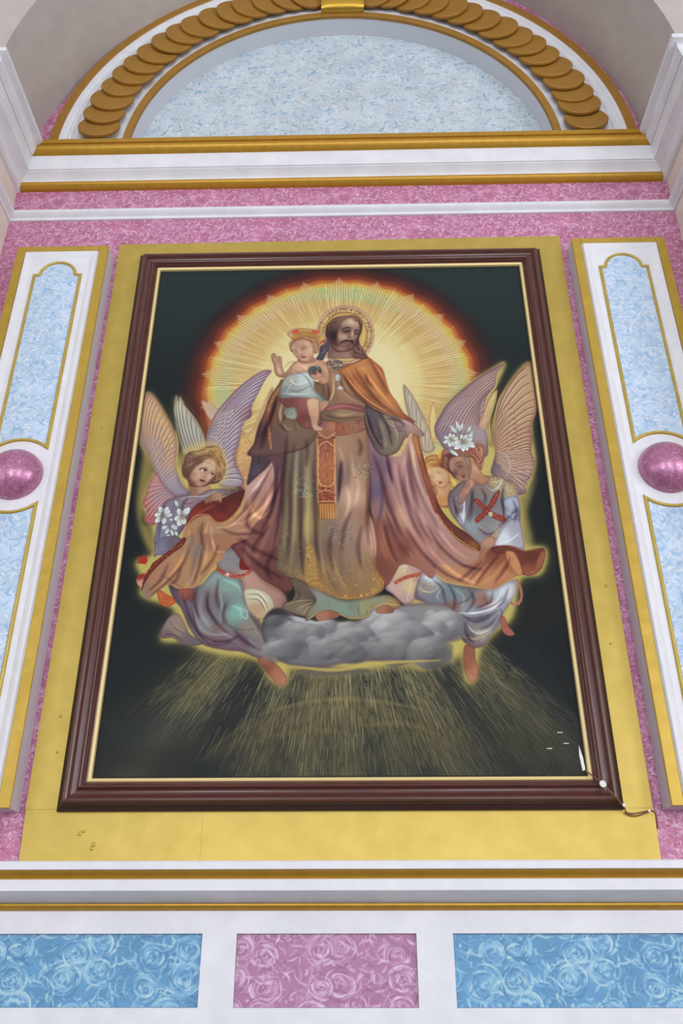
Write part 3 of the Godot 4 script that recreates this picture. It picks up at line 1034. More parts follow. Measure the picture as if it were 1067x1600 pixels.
	st("216 739 222 756", 1.4, "206 158 120", 0.7, 0, 1.0)
	# cloak hem and lower left angel
	fl("228 896 258 880 281 884 335 964 385 997 393 1029 379 1045 342 1060 296 1020 282 959 231 938", "282 905 128 128 130 308 964 186 140 118 362 993 176 130 110 349 1036 180 156 122 378 1029 156 116 100", 1, 1.0)
	fl("261 871 356 846 397 898 399 993 377 989 335 964 311 935 283 914 266 892", "305 897 122 66 62 358 898 120 64 60 361 960 108 58 54 330 939 136 84 76", 1, 1.0)
	st("327 880 305 910 291 918", 6.2, "168 110 92", 0.84, 1, 1.0)
	fl("117 974 148 987 192 975 223 938 255 953 282 959 293 992 300 1020 327 1052 348 1099 364 1137 357 1150 332 1153 295 1138 259 1134 207 1120 175 1082 152 1035 133 1011", "138 999 100 84 98 165 1058 106 92 102 216 946 138 156 150 207 1019 122 106 110 256 975 128 160 146 275 1044 122 174 154 207 1067 132 128 126 241 1082 128 112 108 294 1113 112 88 98 338 1129 128 118 116 239 1113 120 94 98 245 1028 114 112 112 314 1083 136 130 116", 1, 1.0)
	st("205 991 215 1035 248 1082 271 1098", 6.8, "92 78 88", 0.98, 1, 1.0)
	st("234 979 245 1028 243 1067", 5.3, "152 160 152", 0.7, 1, 1.0)
	st("178 1031 201 1082 235 1098 271 1094", 3.7, "158 148 140", 0.98, 1, 1.0)
	st("174 1027 194 1090 229 1121 272 1117", 4.5, "84 66 78", 0.98, 1, 1.0)
	st("286 1032 303 1044 302 1060 290 1052", 3.7, "170 196 178", 0.84, 1, 1.0)
	st("254 1051 262 1075 300 1087 329 1083", 5.2, "92 106 98", 0.84, 1, 1.0)
	st("308 1106 331 1129 357 1140", 4.4, "156 146 138", 0.84, 1, 1.0)
	dab("212 987 249 979 254 996 221 1007", 26, 5.3, "196 122 84,170 96 70", 0.7, 1.0)
	dab("222 1074 251 1067 249 1090 227 1090", 20, 4.8, "172 82 66,150 70 60", 0.7, 1.0)
	dab("292 1079 320 1060 328 1075 300 1094", 22, 5.1, "200 126 80,176 100 70", 0.7, 1.0)
	dab("240 909 262 892 267 909 249 922", 12, 4.6, "196 150 104,160 110 80", 0.7, 1.0)
	fl("293 988 324 986 351 1001 366 1029 353 1052 331 1062 306 1040 297 1016", "310 996 196 192 158 340 1008 204 190 156 327 1036 184 150 110 352 1032 194 172 136", 1, 1.0)
	st("300 994 325 994 344 1013 352 1032", 1.9, "228 222 196", 0.98, 0, 1.0)
	st("301 1001 325 1001 343 1019 350 1036", 1.9, "118 100 78", 0.98, 0, 1.0)
	st("301 1007 325 1007 341 1025 347 1039", 1.9, "228 222 196", 0.98, 0, 1.0)
	st("301 1013 326 1014 339 1032 344 1042", 1.9, "118 100 78", 0.98, 0, 1.0)
	st("295 959 303 976", 3.0, "214 200 176", 0.7, 0, 1.0)
	st("304 957 311 980", 3.0, "214 200 176", 0.7, 0, 1.0)
	fl("279 912 283 910 310 922 309 937 296 939 280 935", "124 34 32", 0, 1.0)
	st("225 932 247 949 281 955 305 941 308 924", 9.1, "176 68 56", 0.95, 0, 0.15)
	dab("231 934 247 945 281 950 307 935 307 945 282 960 247 954", 60, 3.4, "216 130 100,120 30 30,228 170 120", 0.8, 1.0)
	st("247 950 258 950", 2.7, "230 220 190", 0.95, 0, 0)
	st("252 944 253 956", 2.7, "230 220 190", 0.95, 0, 0)
	fl("113 1104 111 1085 126 1054 146 1046 165 1074 178 1097 209 1118 167 1123 140 1105", "129 1066 146 124 118 145 1082 150 126 104 125 1097 116 96 100 177 1113 110 96 100", 1, 1.0)
	st("116 1097 140 1097 167 1116", 2.9, "84 64 70", 0.98, 0, 1.0)
	st("125 1058 142 1082 169 1097", 2.2, "92 76 74", 0.84, 0, 1.0)
	dab("136 1062 158 1058 164 1082 142 1085", 18, 4.4, "196 160 96,176 132 80", 0.7, 1.0)
	fl("92 992 99 988 115 998 133 1009 136 1021 116 1030 101 1020", "196 92 46", 0, 1.0)
	dab("96 996 132 1013 114 1024", 16, 3.8, "232 170 80,140 40 30", 0.7, 1.0)
	fl("33 903 58 901 62 912 58 922 35 919 41 910", "178 44 36", 0, 1.0, false)
	fl("43 953 59 945 60 974 49 978 40 963", "46 953 150 40 38 50 969 206 150 120", 0, 1.0)
	fl("75 903 77 865 104 848 136 857 113 895 83 899", "88 878 120 116 140 118 870 110 96 104", 0, 1.0)
	dab("75 882 92 876 90 899 77 899", 10, 4.6, "196 156 96,220 180 110", 0.7, 1.0)
	fl("54 990 57 978 63 953 74 930 109 895 145 870 159 844 260 845 257 871 243 892 237 909 216 934 192 971 181 980 148 985 117 974 90 994 72 1011", "74 994 150 116 92 110 945 172 122 86 145 917 182 128 82 174 887 146 120 100 182 946 174 128 84 213 905 192 136 82 235 879 168 110 78 98 974 176 118 80 203 866 160 108 82", 1, 0.999)
	st("151 853 148 900 115 954 74 998", 8.5, "196 138 84", 0.7, 2, 1.0)
	st("190 849 174 896 170 938 166 975", 10.1, "132 104 88", 0.77, 2, 1.0)
	st("210 858 220 888 243 892", 3.9, "214 166 112", 0.98, 1, 1.0)
	st("182 938 187 963 177 979", 3.0, "206 152 96", 0.84, 1, 1.0)
	st("95 949 119 962 148 983", 3.8, "136 92 66", 0.84, 1, 1.0)
	fl("148 857 138 878 113 899 82 933 63 965 55 992 58 957 70 928 77 916 105 891 126 870 140 853", "128 52 40", 0, 1.0)
	dab("143 866 113 893 75 933 58 974 61 949 77 916 112 882", 60, 3.9, "206 140 74,92 34 28,176 96 60", 0.7, 1.0)
	fl("140 987 174 986 180 999 175 1019 165 1011 158 1019 150 1011", "156 995 156 84 66 172 1007 128 66 58", 0, 1.0)
	st("152 995 157 1017", 1.5, "92 44 40", 0.8, 0, 1.0)
	st("161 995 165 1017", 1.5, "92 44 40", 0.8, 0, 1.0)
	st("169 995 173 1017", 1.5, "92 44 40", 0.8, 0, 1.0)
	fl("332 1154 357 1145 368 1161 385 1178 397 1194 399 1207 388 1217 375 1210 359 1192 344 1174", "350 1155 156 96 66 376 1189 176 108 74 391 1207 182 118 84 351 1177 134 78 56", 1, 1.0)
	st("384 1203 386 1213", 1.2, "112 62 46", 0.8, 0, 1.0)
	st("389 1200 391 1210", 1.2, "112 62 46", 0.8, 0, 1.0)
	st("394 1198 396 1208", 1.2, "112 62 46", 0.8, 0, 1.0)
	st("381 1212 388 1215", 1.8, "214 160 120", 0.7, 0, 1.0)
	# wings behind the right angel
	fl("680 411 691 421 705 447 722 492 737 533 749 581 750 615 723 619 711 572 691 514 682 464", "691 437 186 178 142 711 497 176 164 138 730 555 190 168 128 739 602 188 164 134", 1, 1.0)
	fan("708 563 714 589 724 615 742 615", "683 416 695 433 725 506 749 585", 8, 8.8, "200 192 166", "140 118 94", 0.6, 0.03)
	fl("755 466 760 484 762 520 758 564 750 598 743 555 742 528 748 488", "220 192 116", 1, 1.0)
	st("755 470 745 519 744 563", 1.5, "178 142 76", 0.8, 0, 1.0)
	fl("754 550 765 520 790 475 830 430 878 389 926 356 952 346 933 376 921 418 899 449 885 495 873 530 885 557 887 600 873 638 792 624 763 585", "779 524 148 122 128 835 467 156 130 128 908 385 182 142 124 873 449 172 130 124 846 521 166 130 128 783 581 142 120 130 864 565 160 132 130 868 608 150 120 114", 1, 1.0)
	fan("762 546 776 581 811 599 856 582 875 543", "946 350 930 380 919 418 897 454 877 521", 15, 13.2, "194 160 146", "108 80 84", 0.65, 0.07)
	feathers("762 546 789 493 836 444", "834 530 845 481 873 449", 9, 5.8, "178 150 148", "118 94 102", 0.45)
	st("760 542 793 475 841 426 894 382 946 350", 2.2, "112 80 82", 0.7, 0, 1.0)
	st("946 350 930 380 921 420 899 452 884 499 873 530", 3.0, "206 178 96", 1, 0, 1.0)
	fl("923 429 921 450 901 513 883 557 866 543 885 495 903 454", "919 441 210 184 116 882 530 196 156 112", 1, 1.0)
	feathers("874 539 902 463", "893 530 921 441", 6, 3.7, "224 196 140", "160 116 84", 0.6)
	st("925 429 916 468 896 530 895 592 903 626", 3.4, "182 164 70", 1, 0, 1.0)
	fl("1022 348 998 358 959 409 926 459 911 513 901 566 903 617 895 651 887 684 913 705 941 714 945 744 966 740 969 714 987 690 998 657 993 619 1001 580 999 550 1022 483", "999 381 186 150 106 955 450 184 148 110 1000 451 188 150 108 919 522 176 138 110 963 523 186 146 106 927 601 182 136 104 986 584 176 128 96 976 644 170 118 96 981 669 178 136 110 922 651 174 142 114 900 659 120 100 108 958 718 146 122 128 967 694 150 124 130", 1, 1.0)
	fan("912 522 915 566 920 609 923 643 925 676 932 697", "1004 354 1018 470 999 567 992 619 995 661 963 740", 24, 12.5, "212 174 130", "112 82 68", 0.75, 0.05)
	fan("908 544 908 583 912 617 918 651", "953 469 966 531 963 593 957 652", 12, 10.9, "204 166 124", "128 92 74", 0.6, 0.05)
	feathers("913 668 920 635 927 601", "966 738 989 686 997 657 993 623", 10, 7.4, "196 160 134", "116 86 84", 0.65)
	feathers("901 651 909 600 927 557", "933 685 947 618 962 567", 10, 5.3, "198 160 120", "134 98 78", 0.5)
	st("903 617 931 635 935 668 917 701", 3.6, "190 178 152", 0.84, 1, 1.0)
	st("957 411 926 461 912 513 904 566", 2.2, "204 178 100", 0.84, 0, 1.0)
	# child angel behind the cloak
	# child angel: head
	fl("721 677 732 714 742 747 758 775 781 775 782 735 744 714", "176 116 72", 1, 1.0)
	fl("726 673 726 652 728 638 741 629 756 629 760 642 763 661 775 667 788 684 801 703 804 719 789 723 787 707 761 723 749 719 738 723 732 706", "737 640 184 122 64 751 644 196 132 70 733 661 206 150 70 756 657 180 110 56 788 690 212 160 74 795 711 222 190 84 737 714 190 132 76 730 681 206 160 90", 1, 1.0)
	fl("749 715 752 739 741 751 748 767 764 775 781 767 782 735 785 707", "757 731 212 162 110 775 735 196 142 92 759 759 196 140 84 749 747 206 150 96", 1, 1.0)
	fl("728 673 738 665 754 663 768 667 781 680 784 703 777 717 763 722 751 717 741 706 733 692", "737 673 214 170 112 757 671 216 172 120 771 682 206 156 104 752 694 224 184 138 773 707 200 148 98 758 717 214 166 120 736 696 202 148 104", 1, 1.0)
	st("751 680 757 673 766 675", 1.6, "170 112 74", 0.8, 0, 1.0)
	st("733 690 737 686 743 686", 1.6, "170 112 74", 0.8, 0, 1.0)
	st("754 683 759 679 765 680", 2.1, "128 84 66", 0.85, 0, 1.0)
	st("735 694 739 690 744 691", 2.1, "128 84 66", 0.85, 0, 1.0)
	st("756 684 764 682", 1.2, "222 190 150", 0.7, 0, 1.0)
	st("736 696 743 693", 1.2, "222 190 150", 0.7, 0, 1.0)
	sh("749 682 746 694 749 702", 2.5, 0.86, 2, 1.0)
	st("749 701 752 704 756 702", 1.4, "170 110 78", 0.8, 0, 1.0)
	fl("755 708 760 704 765 706 765 711 759 713", "176 96 78", 0, 1.0)
	st("756 709 764 708", 1.2, "116 62 54", 0.8, 0, 1.0)
	sh("781 682 782 703 776 717", 5.3, 0.86, 3, 1.0)
	sh("751 723 765 725 779 719", 3.5, 0.82, 3, 1.0)
	st("730 644 741 636 753 640", 2.1, "222 172 92", 0.98, 0, 1.0)
	st("733 652 744 648 756 650", 2.1, "222 172 92", 0.98, 0, 1.0)
	st("729 661 737 654", 2.1, "222 172 92", 0.98, 0, 1.0)
	st("745 631 752 636", 2.2, "222 172 92", 0.98, 0, 1.0)
	st("730 677 734 667 745 663", 2.1, "222 172 92", 0.98, 0, 1.0)
	st("782 678 791 695 800 715", 2.1, "222 172 92", 0.98, 0, 1.0)
	st("730 648 743 642 758 645", 2.0, "142 84 44", 0.98, 0, 1.0)
	st("736 659 751 657 760 659", 2.0, "142 84 44", 0.98, 0, 1.0)
	st("740 631 749 627", 2.0, "142 84 44", 0.98, 0, 1.0)
	st("732 708 740 718 748 717", 1.9, "142 84 44", 0.98, 0, 1.0)
	fl("746 749 776 748 777 761 759 767 747 759", "196 136 70", 1, 0.8)
	# right angel: body, arms, sash
	fl("779 740 796 720 815 704 843 700 876 690 914 697 940 718 948 746 948 790 945 844 942 912 879 896 840 877 812 843 784 800 776 768", "787 748 118 104 106 799 784 130 122 126 826 741 120 110 104 847 785 112 104 106 891 765 124 120 124 867 717 132 116 104 896 705 172 150 104 928 734 178 156 112 943 766 158 166 178 827 831 140 150 150 857 843 134 130 130 937 863 170 166 172 902 867 168 182 190", 1, 1.0)
	fl("908 762 927 750 944 750 948 790 940 825 918 844 885 866 869 855 884 840 910 817 916 793", "932 770 164 174 186 922 805 158 168 182 902 836 150 150 150 940 798 126 128 140 880 855 176 160 128", 1, 1.0)
	st("915 789 925 801 943 794", 2.4, "204 214 222", 0.98, 0, 1.0)
	st("916 800 925 811 938 805", 2.4, "104 108 120", 0.98, 0, 1.0)
	st("918 811 925 820 933 815", 2.4, "204 214 222", 0.98, 0, 1.0)
	st("920 822 925 829 928 826", 2.4, "104 108 120", 0.98, 0, 1.0)
	st("921 833 925 839 923 837", 2.4, "204 214 222", 0.98, 0, 1.0)
	st("918 713 906 750 909 789 904 813", 4.9, "84 80 88", 0.84, 1, 1.0)
	st("876 692 896 709 914 701 893 733 867 717", 2.5, "206 210 214", 0.8, 0, 1.0)
	st("914 701 902 721 883 732", 2.5, "214 216 220", 0.8, 0, 1.0)
	dab("883 697 911 697 913 713 891 721 878 709", 40, 4.6, "206 176 104,150 116 70,226 196 120", 0.7, 1.0)
	dab("921 722 945 726 945 746 923 750", 36, 4.9, "212 182 110,160 130 80,226 200 130", 0.7, 1.0)
	dab("889 824 927 817 918 840 883 859", 34, 4.4, "196 150 104,170 120 90,120 100 90", 0.7, 1.0)
	dab("844 831 879 824 870 851 846 851", 26, 4.4, "196 164 110,160 126 90", 0.7, 1.0)
	dab("781 740 810 724 814 764 784 796", 36, 4.5, "176 134 100,96 84 84,150 110 90", 0.7, 1.0)
	fl("794 748 819 745 820 784 810 827 797 812 792 780", "807 764 150 140 140 808 804 190 200 204 796 784 116 100 104", 1, 1.0)
	st("817 749 813 788 809 819", 2.8, "222 228 230", 0.98, 0, 1.0)
	st("842 725 832 765 818 816", 4.9, "84 76 78", 0.84, 1, 1.0)
	fl("838 761 851 756 878 789 911 805 903 819 874 803 861 789", "150 64 50", 0, 1.0)
	fl("893 737 904 735 890 769 859 808 841 821 839 810 869 777", "152 62 50", 0, 1.0)
	dab("838 761 851 756 878 789 911 805 903 819 874 803", 50, 3.1, "222 150 90,120 36 32,206 110 70", 0.85, 1.0)
	dab("893 737 904 735 890 769 859 808 841 821 839 810 869 777", 50, 3.1, "222 150 90,120 36 32,206 110 70", 0.85, 1.0)
	fl("871 795 878 791 882 799 874 805", "190 178 150", 0, 1.0)
	# wing rim behind the lily
	fl("786 529 808 542 841 539 859 543 884 552 883 600 856 582 829 556 796 547", "164 150 150", 4, 0.6)
	# right angel: head
	fl("769 623 775 613 789 617 815 609 840 611 862 597 876 608 873 642 868 662 862 675 852 660 845 641 823 637 798 636 787 653 787 674 799 691 795 695 779 670 768 663", "774 619 166 106 78 774 649 132 84 66 788 636 96 58 58 821 620 150 98 76 846 620 156 88 74 864 616 182 124 84 865 650 176 108 84 789 678 112 70 66 774 659 140 90 74", 1, 1.0)
	fl("849 652 858 671 869 689 883 698 878 708 864 716 848 716 840 707 832 699 832 670 837 643", "840 660 186 138 104 841 685 182 132 96 860 700 186 130 92 850 712 150 104 82 872 704 176 116 82 852 666 206 162 120", 1, 1.0)
	fl("785 655 789 640 802 633 820 633 836 639 840 658 838 679 832 695 819 701 808 704 802 699 792 682 786 672", "790 651 160 112 92 809 641 182 132 104 793 668 172 124 104 828 649 172 124 96 811 660 130 88 72 825 670 156 110 88 817 683 150 102 84 809 699 176 128 104 796 682 124 78 70 833 679 176 130 100", 1, 1.0)
	st("802 657 810 650 821 651", 2.5, "104 66 56", 1, 0, 1.0)
	st("805 662 813 664 819 661", 2.1, "84 54 50", 0.9, 0, 1.0)
	sh("806 656 813 655 818 658", 2.5, 1.15, 1, 1.0)
	st("794 674 800 671 803 676 801 681", 1.8, "96 60 54", 0.85, 0, 1.0)
	sh("804 668 805 678 807 682", 2.1, 1.25, 1, 1.0)
	sh("800 670 801 682 806 687", 2.1, 0.75, 2, 1.0)
	st("808 682 813 678 815 684", 1.4, "206 156 130", 0.7, 0, 1.0)
	fl("814 691 820 686 824 689 821 694 816 696", "140 62 60", 0, 0.9)
	st("809 689 816 693 823 689", 1.4, "96 48 48", 0.8, 0, 1.0)
	sh("789 678 798 695 808 702", 3.9, 0.8, 2, 1.0)
	sh("837 645 833 674 833 699", 4.3, 0.86, 3, 1.0)
	shf("789 647 796 643 795 659 788 663", 1.15, 3)
	st("772 623 780 617 789 621", 2.5, "206 148 110", 0.7, 0, 1.0)
	st("771 644 776 653 774 663", 2.5, "182 128 98", 0.7, 0, 1.0)
	st("775 636 780 638 778 647", 2.5, "206 160 124", 0.7, 0, 1.0)
	st("839 622 851 633 860 629", 2.5, "206 140 112", 0.7, 0, 1.0)
	st("841 637 855 639 867 633", 2.5, "196 130 100", 0.7, 0, 1.0)
	st("862 603 870 616 867 633", 2.5, "206 156 104", 0.7, 0, 1.0)
	st("862 641 869 650 864 667", 2.5, "206 146 112", 0.7, 0, 1.0)
	st("854 616 862 622 870 620", 2.5, "206 150 104", 0.7, 0, 1.0)
	st("845 609 856 614 856 627", 2.5, "190 120 96", 0.7, 0, 1.0)
	st("787 682 793 688 795 695", 2.5, "166 118 96", 0.7, 0, 1.0)
	st("772 630 781 628 788 632", 2.5, "92 50 46", 0.91, 0, 1.0)
	st("772 653 781 657 785 674", 2.5, "92 50 46", 0.91, 0, 1.0)
	st("837 628 848 639 853 650", 2.5, "92 50 46", 0.91, 0, 1.0)
	st("850 622 856 635 864 646", 2.5, "92 50 46", 0.91, 0, 1.0)
	st("860 656 865 652 870 641", 2.5, "92 50 46", 0.91, 0, 1.0)
	st("858 603 863 612 860 622", 2.5, "92 50 46", 0.91, 0, 1.0)
	st("784 642 790 630 799 628", 2.5, "92 50 46", 0.91, 0, 1.0)
	st("821 622 825 645 830 670 831 703", 3.9, "112 106 92", 0.95, 0, 0.2)
	st("820 622 824 645 829 670 830 703", 1.3, "160 152 128", 0.7, 0, 0.2)
	fl("798 755 806 736 818 715 826 703 840 699 845 710 839 724 827 740 819 756 811 768 799 771", "809 744 160 116 104 821 719 150 104 90 836 712 196 142 112 827 732 190 138 106 805 760 140 108 104", 1, 1.0)
	st("826 707 840 710", 1.6, "112 70 60", 0.8, 0, 1.0)
	st("823 715 839 718", 1.6, "112 70 60", 0.8, 0, 1.0)
	st("830 701 831 711 827 720", 1.6, "112 70 60", 0.8, 0, 1.0)
	st("827 710 839 714", 1.6, "222 172 136", 0.7, 0, 1.0)
	st("832 724 822 740", 1.6, "222 172 136", 0.7, 0, 1.0)
	# right angel: lilies
	petal(815, 565, 794, 540, 8.2, "206 212 202")
	petal(815, 565, 795, 551, 6.8, "206 212 202")
	petal(816, 561, 812, 527, 8.2, "206 212 202")
	petal(818, 561, 828, 533, 8.2, "206 212 202")
	petal(818, 563, 819, 537, 6.8, "206 212 202")
	petal(838, 565, 846, 544, 8.2, "206 212 202")
	petal(843, 568, 852, 560, 6.8, "206 212 202")
	petal(796, 582, 777, 575, 12.2, "206 212 202")
	petal(796, 584, 774, 593, 12.2, "206 212 202")
	petal(796, 584, 793, 564, 12.2, "206 212 202")
	petal(796, 584, 804, 568, 13.6, "206 212 202")
	petal(797, 584, 814, 578, 12.2, "206 212 202")
	petal(796, 585, 789, 605, 14.9, "206 212 202")
	petal(798, 585, 800, 603, 12.2, "206 212 202")
	petal(825, 587, 821, 568, 12.2, "206 212 202")
	petal(825, 587, 839, 570, 14.9, "206 212 202")
	petal(827, 587, 849, 581, 14.9, "206 212 202")
	petal(825, 589, 852, 597, 14.9, "206 212 202")
	petal(827, 591, 854, 607, 14.9, "206 212 202")
	petal(825, 591, 834, 617, 14.9, "206 212 202")
	petal(824, 591, 823, 620, 14.9, "206 212 202")
	petal(823, 591, 802, 613, 17.6, "206 212 202")
	petal(821, 589, 802, 594, 16.3, "206 212 202")
	petal(837, 578, 850, 568, 12.2, "206 212 202")
	petal(786, 611, 810, 632, 10.8, "206 212 202")
	dab("791 577 802 577 801 587 792 587", 18, 3.5, "206 130 60,176 100 50", 0.9, 1.0)
	dab("819 582 834 583 833 594 820 594", 24, 3.8, "206 130 60,176 100 50,222 160 90", 0.9, 1.0)
	# right angel: hand
	fl("842 894 849 870 869 857 882 863 878 881 866 900 867 926 856 930 849 918 840 922", "865 870 186 138 104 852 896 160 108 82 864 919 176 122 94", 1, 1.0)
	# lower right angel: skirt, feet, ribbons
	fl("648 927 677 924 717 928 733 946 707 977 690 1011 665 1030 634 1002 619 989 627 972 640 950", "656 941 204 172 130 693 937 190 150 134 635 980 196 160 148 675 985 208 180 130 666 1015 186 150 140 704 955 176 132 122", 1, 1.0)
	st("680 946 677 985 667 1019", 3.2, "222 196 140", 0.84, 1, 1.0)
	st("658 989 662 1011", 2.4, "150 110 86", 0.84, 0, 1.0)
	st("688 955 682 998", 2.4, "150 108 96", 0.7, 1, 1.0)
	st("650 939 669 932 660 950", 3.2, "226 206 170", 0.98, 1, 1.0)
	st("640 976 668 961 713 950", 9.6, "184 82 58", 0.95, 0, 0.1)
	dab("641 971 668 957 712 946 713 954 667 967 643 980", 40, 3.2, "230 160 110,130 44 36", 0.7, 1.0)
	fl("689 985 704 950 727 944 755 973 810 986 866 991 916 968 917 1000 900 1030 882 1055 876 1076 852 1104 837 1127 813 1133 791 1120 782 1100 788 1087 774 1058 756 1035 724 1037 705 1024 685 1013", "724 959 186 204 208 703 985 150 140 130 705 1015 124 122 126 773 1003 112 136 134 737 1016 116 122 128 840 1017 152 104 88 809 1004 118 118 120 865 1004 170 186 186 897 1000 206 212 212 886 1034 156 160 164 806 1046 146 150 152 836 1063 112 108 116 867 1063 146 150 152 802 1104 104 88 98 833 1100 152 146 122 816 1124 130 116 116 763 1037 128 92 80 849 1092 150 152 150", 1, 1.0)
	st("778 1050 821 1050 862 1038 900 1009", 4.7, "204 216 214", 1, 1, 1.0)
	st("782 1058 828 1063 877 1042", 4.7, "92 90 100", 0.84, 1, 1.0)
	st("797 1059 807 1088 825 1100 854 1088", 3.1, "186 196 194", 0.98, 1, 1.0)
	st("786 1104 817 1112 853 1096", 4.6, "176 160 120", 0.84, 1, 1.0)
	st("826 991 808 1016 772 1033", 4.0, "84 88 94", 0.84, 1, 1.0)
	st("755 981 737 1007 741 1020", 4.8, "150 170 168", 0.84, 1, 1.0)
	st("890 987 871 1021 838 1038", 4.0, "226 230 228", 0.84, 1, 1.0)
	st("805 1063 795 1092 805 1116", 5.5, "84 72 84", 0.84, 2, 1.0)
	st("877 1038 880 1055 858 1088", 3.9, "96 84 92", 0.7, 1, 1.0)
	dab("827 1008 857 1006 859 1025 831 1029", 44, 4.8, "186 120 92,120 74 66", 0.7, 1.0)
	dab("763 1037 784 1025 786 1046 770 1054", 22, 4.7, "170 96 76,120 70 60", 0.7, 1.0)
	dab("707 977 739 973 735 986 710 994", 20, 4.4, "206 170 100,160 60 50", 0.7, 1.0)
	dab("818 1096 849 1092 840 1112 820 1116", 22, 4.3, "196 166 104,170 140 90", 0.7, 1.0)
	st("695 981 702 994 726 998 747 981", 3.2, "196 180 130", 1, 0, 1.0)
	st("691 990 694 1011 713 1020", 3.2, "94 88 92", 0.98, 1, 1.0)
	fl("791 1128 812 1132 813 1157 818 1184 812 1204 800 1211 791 1198 786 1172", "799 1140 150 90 62 811 1184 182 116 78 800 1204 190 128 90 791 1172 150 92 64", 1, 1.0)
	st("799 1191 799 1206", 1.2, "116 66 48", 0.8, 0, 1.0)
	st("805 1190 804 1206", 1.2, "116 66 48", 0.8, 0, 1.0)
	st("810 1188 809 1206", 1.2, "116 66 48", 0.8, 0, 1.0)
	fl("876 1061 886 1061 891 1080 905 1101 891 1106 878 1094", "168 92 76", 1, 1.0)
	st("922 966 929 992 928 1015 917 1030 902 1028", 6.0, "172 110 88", 0.95, 0, 0.2)
	dab("919 970 925 992 925 1017 902 1024 902 1032 919 1032 930 1013", 36, 3.2, "216 160 120,120 60 50", 0.7, 1.0)
	fl("918 816 943 816 947 854 943 890 883 885 889 858", "901 862 206 214 216 934 863 168 162 170 937 830 160 160 172", 1, 1.0)
	st("892 876 917 867 940 849", 3.3, "226 230 230", 0.98, 1, 1.0)
	# cloak sweeping to the lower right
	fl("594 812 615 813 655 850 686 892 709 926 661 926 646 943 623 980 603 954 596 887", "613 868 148 88 64 637 905 128 70 52 678 910 124 70 54 612 932 140 84 60 623 963 150 94 72", 1, 1.0)
	st("614 841 625 896 644 932", 6.6, "178 110 76", 0.84, 2, 1.0)
	st("638 859 662 901 693 921", 8.2, "104 52 42", 0.84, 2, 1.0)
	fl("652 813 773 814 794 866 829 891 848 912 871 886 915 886 937 899 933 952 920 962 891 979 866 992 826 987 783 978 759 971 729 944 702 917 671 874", "704 860 180 130 110 753 870 188 140 122 710 906 172 112 80 758 924 182 126 92 799 916 176 122 96 796 960 192 132 84 848 969 190 126 80 897 912 148 78 54 874 898 128 66 48 900 961 188 124 76 830 934 168 106 76 911 930 166 100 62 732 888 166 116 96", 1, 0.999)
	st("693 823 723 892 777 951 827 978", 10.0, "206 146 96", 0.7, 2, 1.0)
	st("731 823 760 888 806 934 853 947", 10.8, "140 92 78", 0.77, 2, 1.0)
	st("756 824 785 879 824 911", 7.5, "204 156 136", 0.7, 2, 1.0)
	st("873 907 846 934 812 969", 6.5, "132 78 54", 0.84, 2, 1.0)
	st("900 921 868 961 835 982", 7.3, "206 142 90", 0.7, 2, 1.0)
	fl("871 887 900 881 924 884 947 895 972 891 993 890 994 909 980 944 955 959 933 953 932 926 914 903 881 903", "898 894 116 58 42 937 917 116 56 42 966 913 104 48 36 975 935 132 66 44 950 948 150 82 52", 1, 1.0)
	fl("904 896 922 899 932 921 937 953 925 959 911 935 904 917", "196 132 80", 1, 1.0)
	fl("990 893 994 909 980 944 955 959 941 953 962 942 975 917", "154 86 54", 0, 1.0)
	dab("987 900 994 909 979 942 955 957 945 953 967 937 977 917", 46, 3.6, "214 150 96,104 48 36,190 120 80", 0.7, 1.0)
	dab("906 899 926 903 932 926 920 921", 22, 3.7, "222 170 100,150 90 50", 0.7, 1.0)
	st("875 883 912 882 947 896 990 891", 2.4, "176 110 70", 0.8, 0, 1.0)
	fl("769 814 796 833 820 857 843 880 833 893 810 880 783 852", "796 843 122 64 48 830 880 110 56 44", 1, 1.0)
	# cloak, right edge falling from the hand
	fl("676 527 697 554 711 572 718 623 727 690 743 764 769 823 807 866 840 889 823 926 729 925 664 879 708 803 721 666 697 572", "685 580 200 164 104 695 615 196 152 130 672 640 176 128 120 705 707 192 148 138 683 747 168 112 106 730 787 184 138 128 700 826 172 116 100 761 850 180 132 120 725 887 166 110 88 641 722 178 128 112 645 822 150 92 76 785 892 176 126 108", 1, 0.999)
	st("688 597 700 674 721 755 755 834", 7.2, "214 174 164", 0.7, 2, 1.0)
	st("677 606 681 690 702 787 739 872", 7.2, "126 80 80", 0.84, 2, 1.0)
	st("695 615 680 723 687 818 724 891", 8.7, "200 146 122", 0.7, 2, 1.0)
	st("691 706 709 771 741 842 775 892", 4.9, "136 90 88", 0.7, 2, 1.0)
	fl("702 567 713 567 720 615 730 674 742 723 758 780 786 823 815 847 845 881 836 896 800 873 768 835 742 783 727 723 714 665 707 615", "707 580 178 112 64 721 666 132 72 50 739 731 142 82 54 770 803 120 62 46 811 858 112 56 44 833 885 150 92 52", 0, 1.0)
	st("704 572 709 623 720 690 733 748 750 799 775 842 810 877 837 894", 4.0, "186 128 66", 0.9, 0, 0.2)
	dab("707 615 712 623 724 682 739 744 753 795 782 839 833 885 832 894 775 846 746 799 728 739 714 674", 110, 3.6, "222 172 96,110 58 40,196 130 70", 0.7, 1.0)
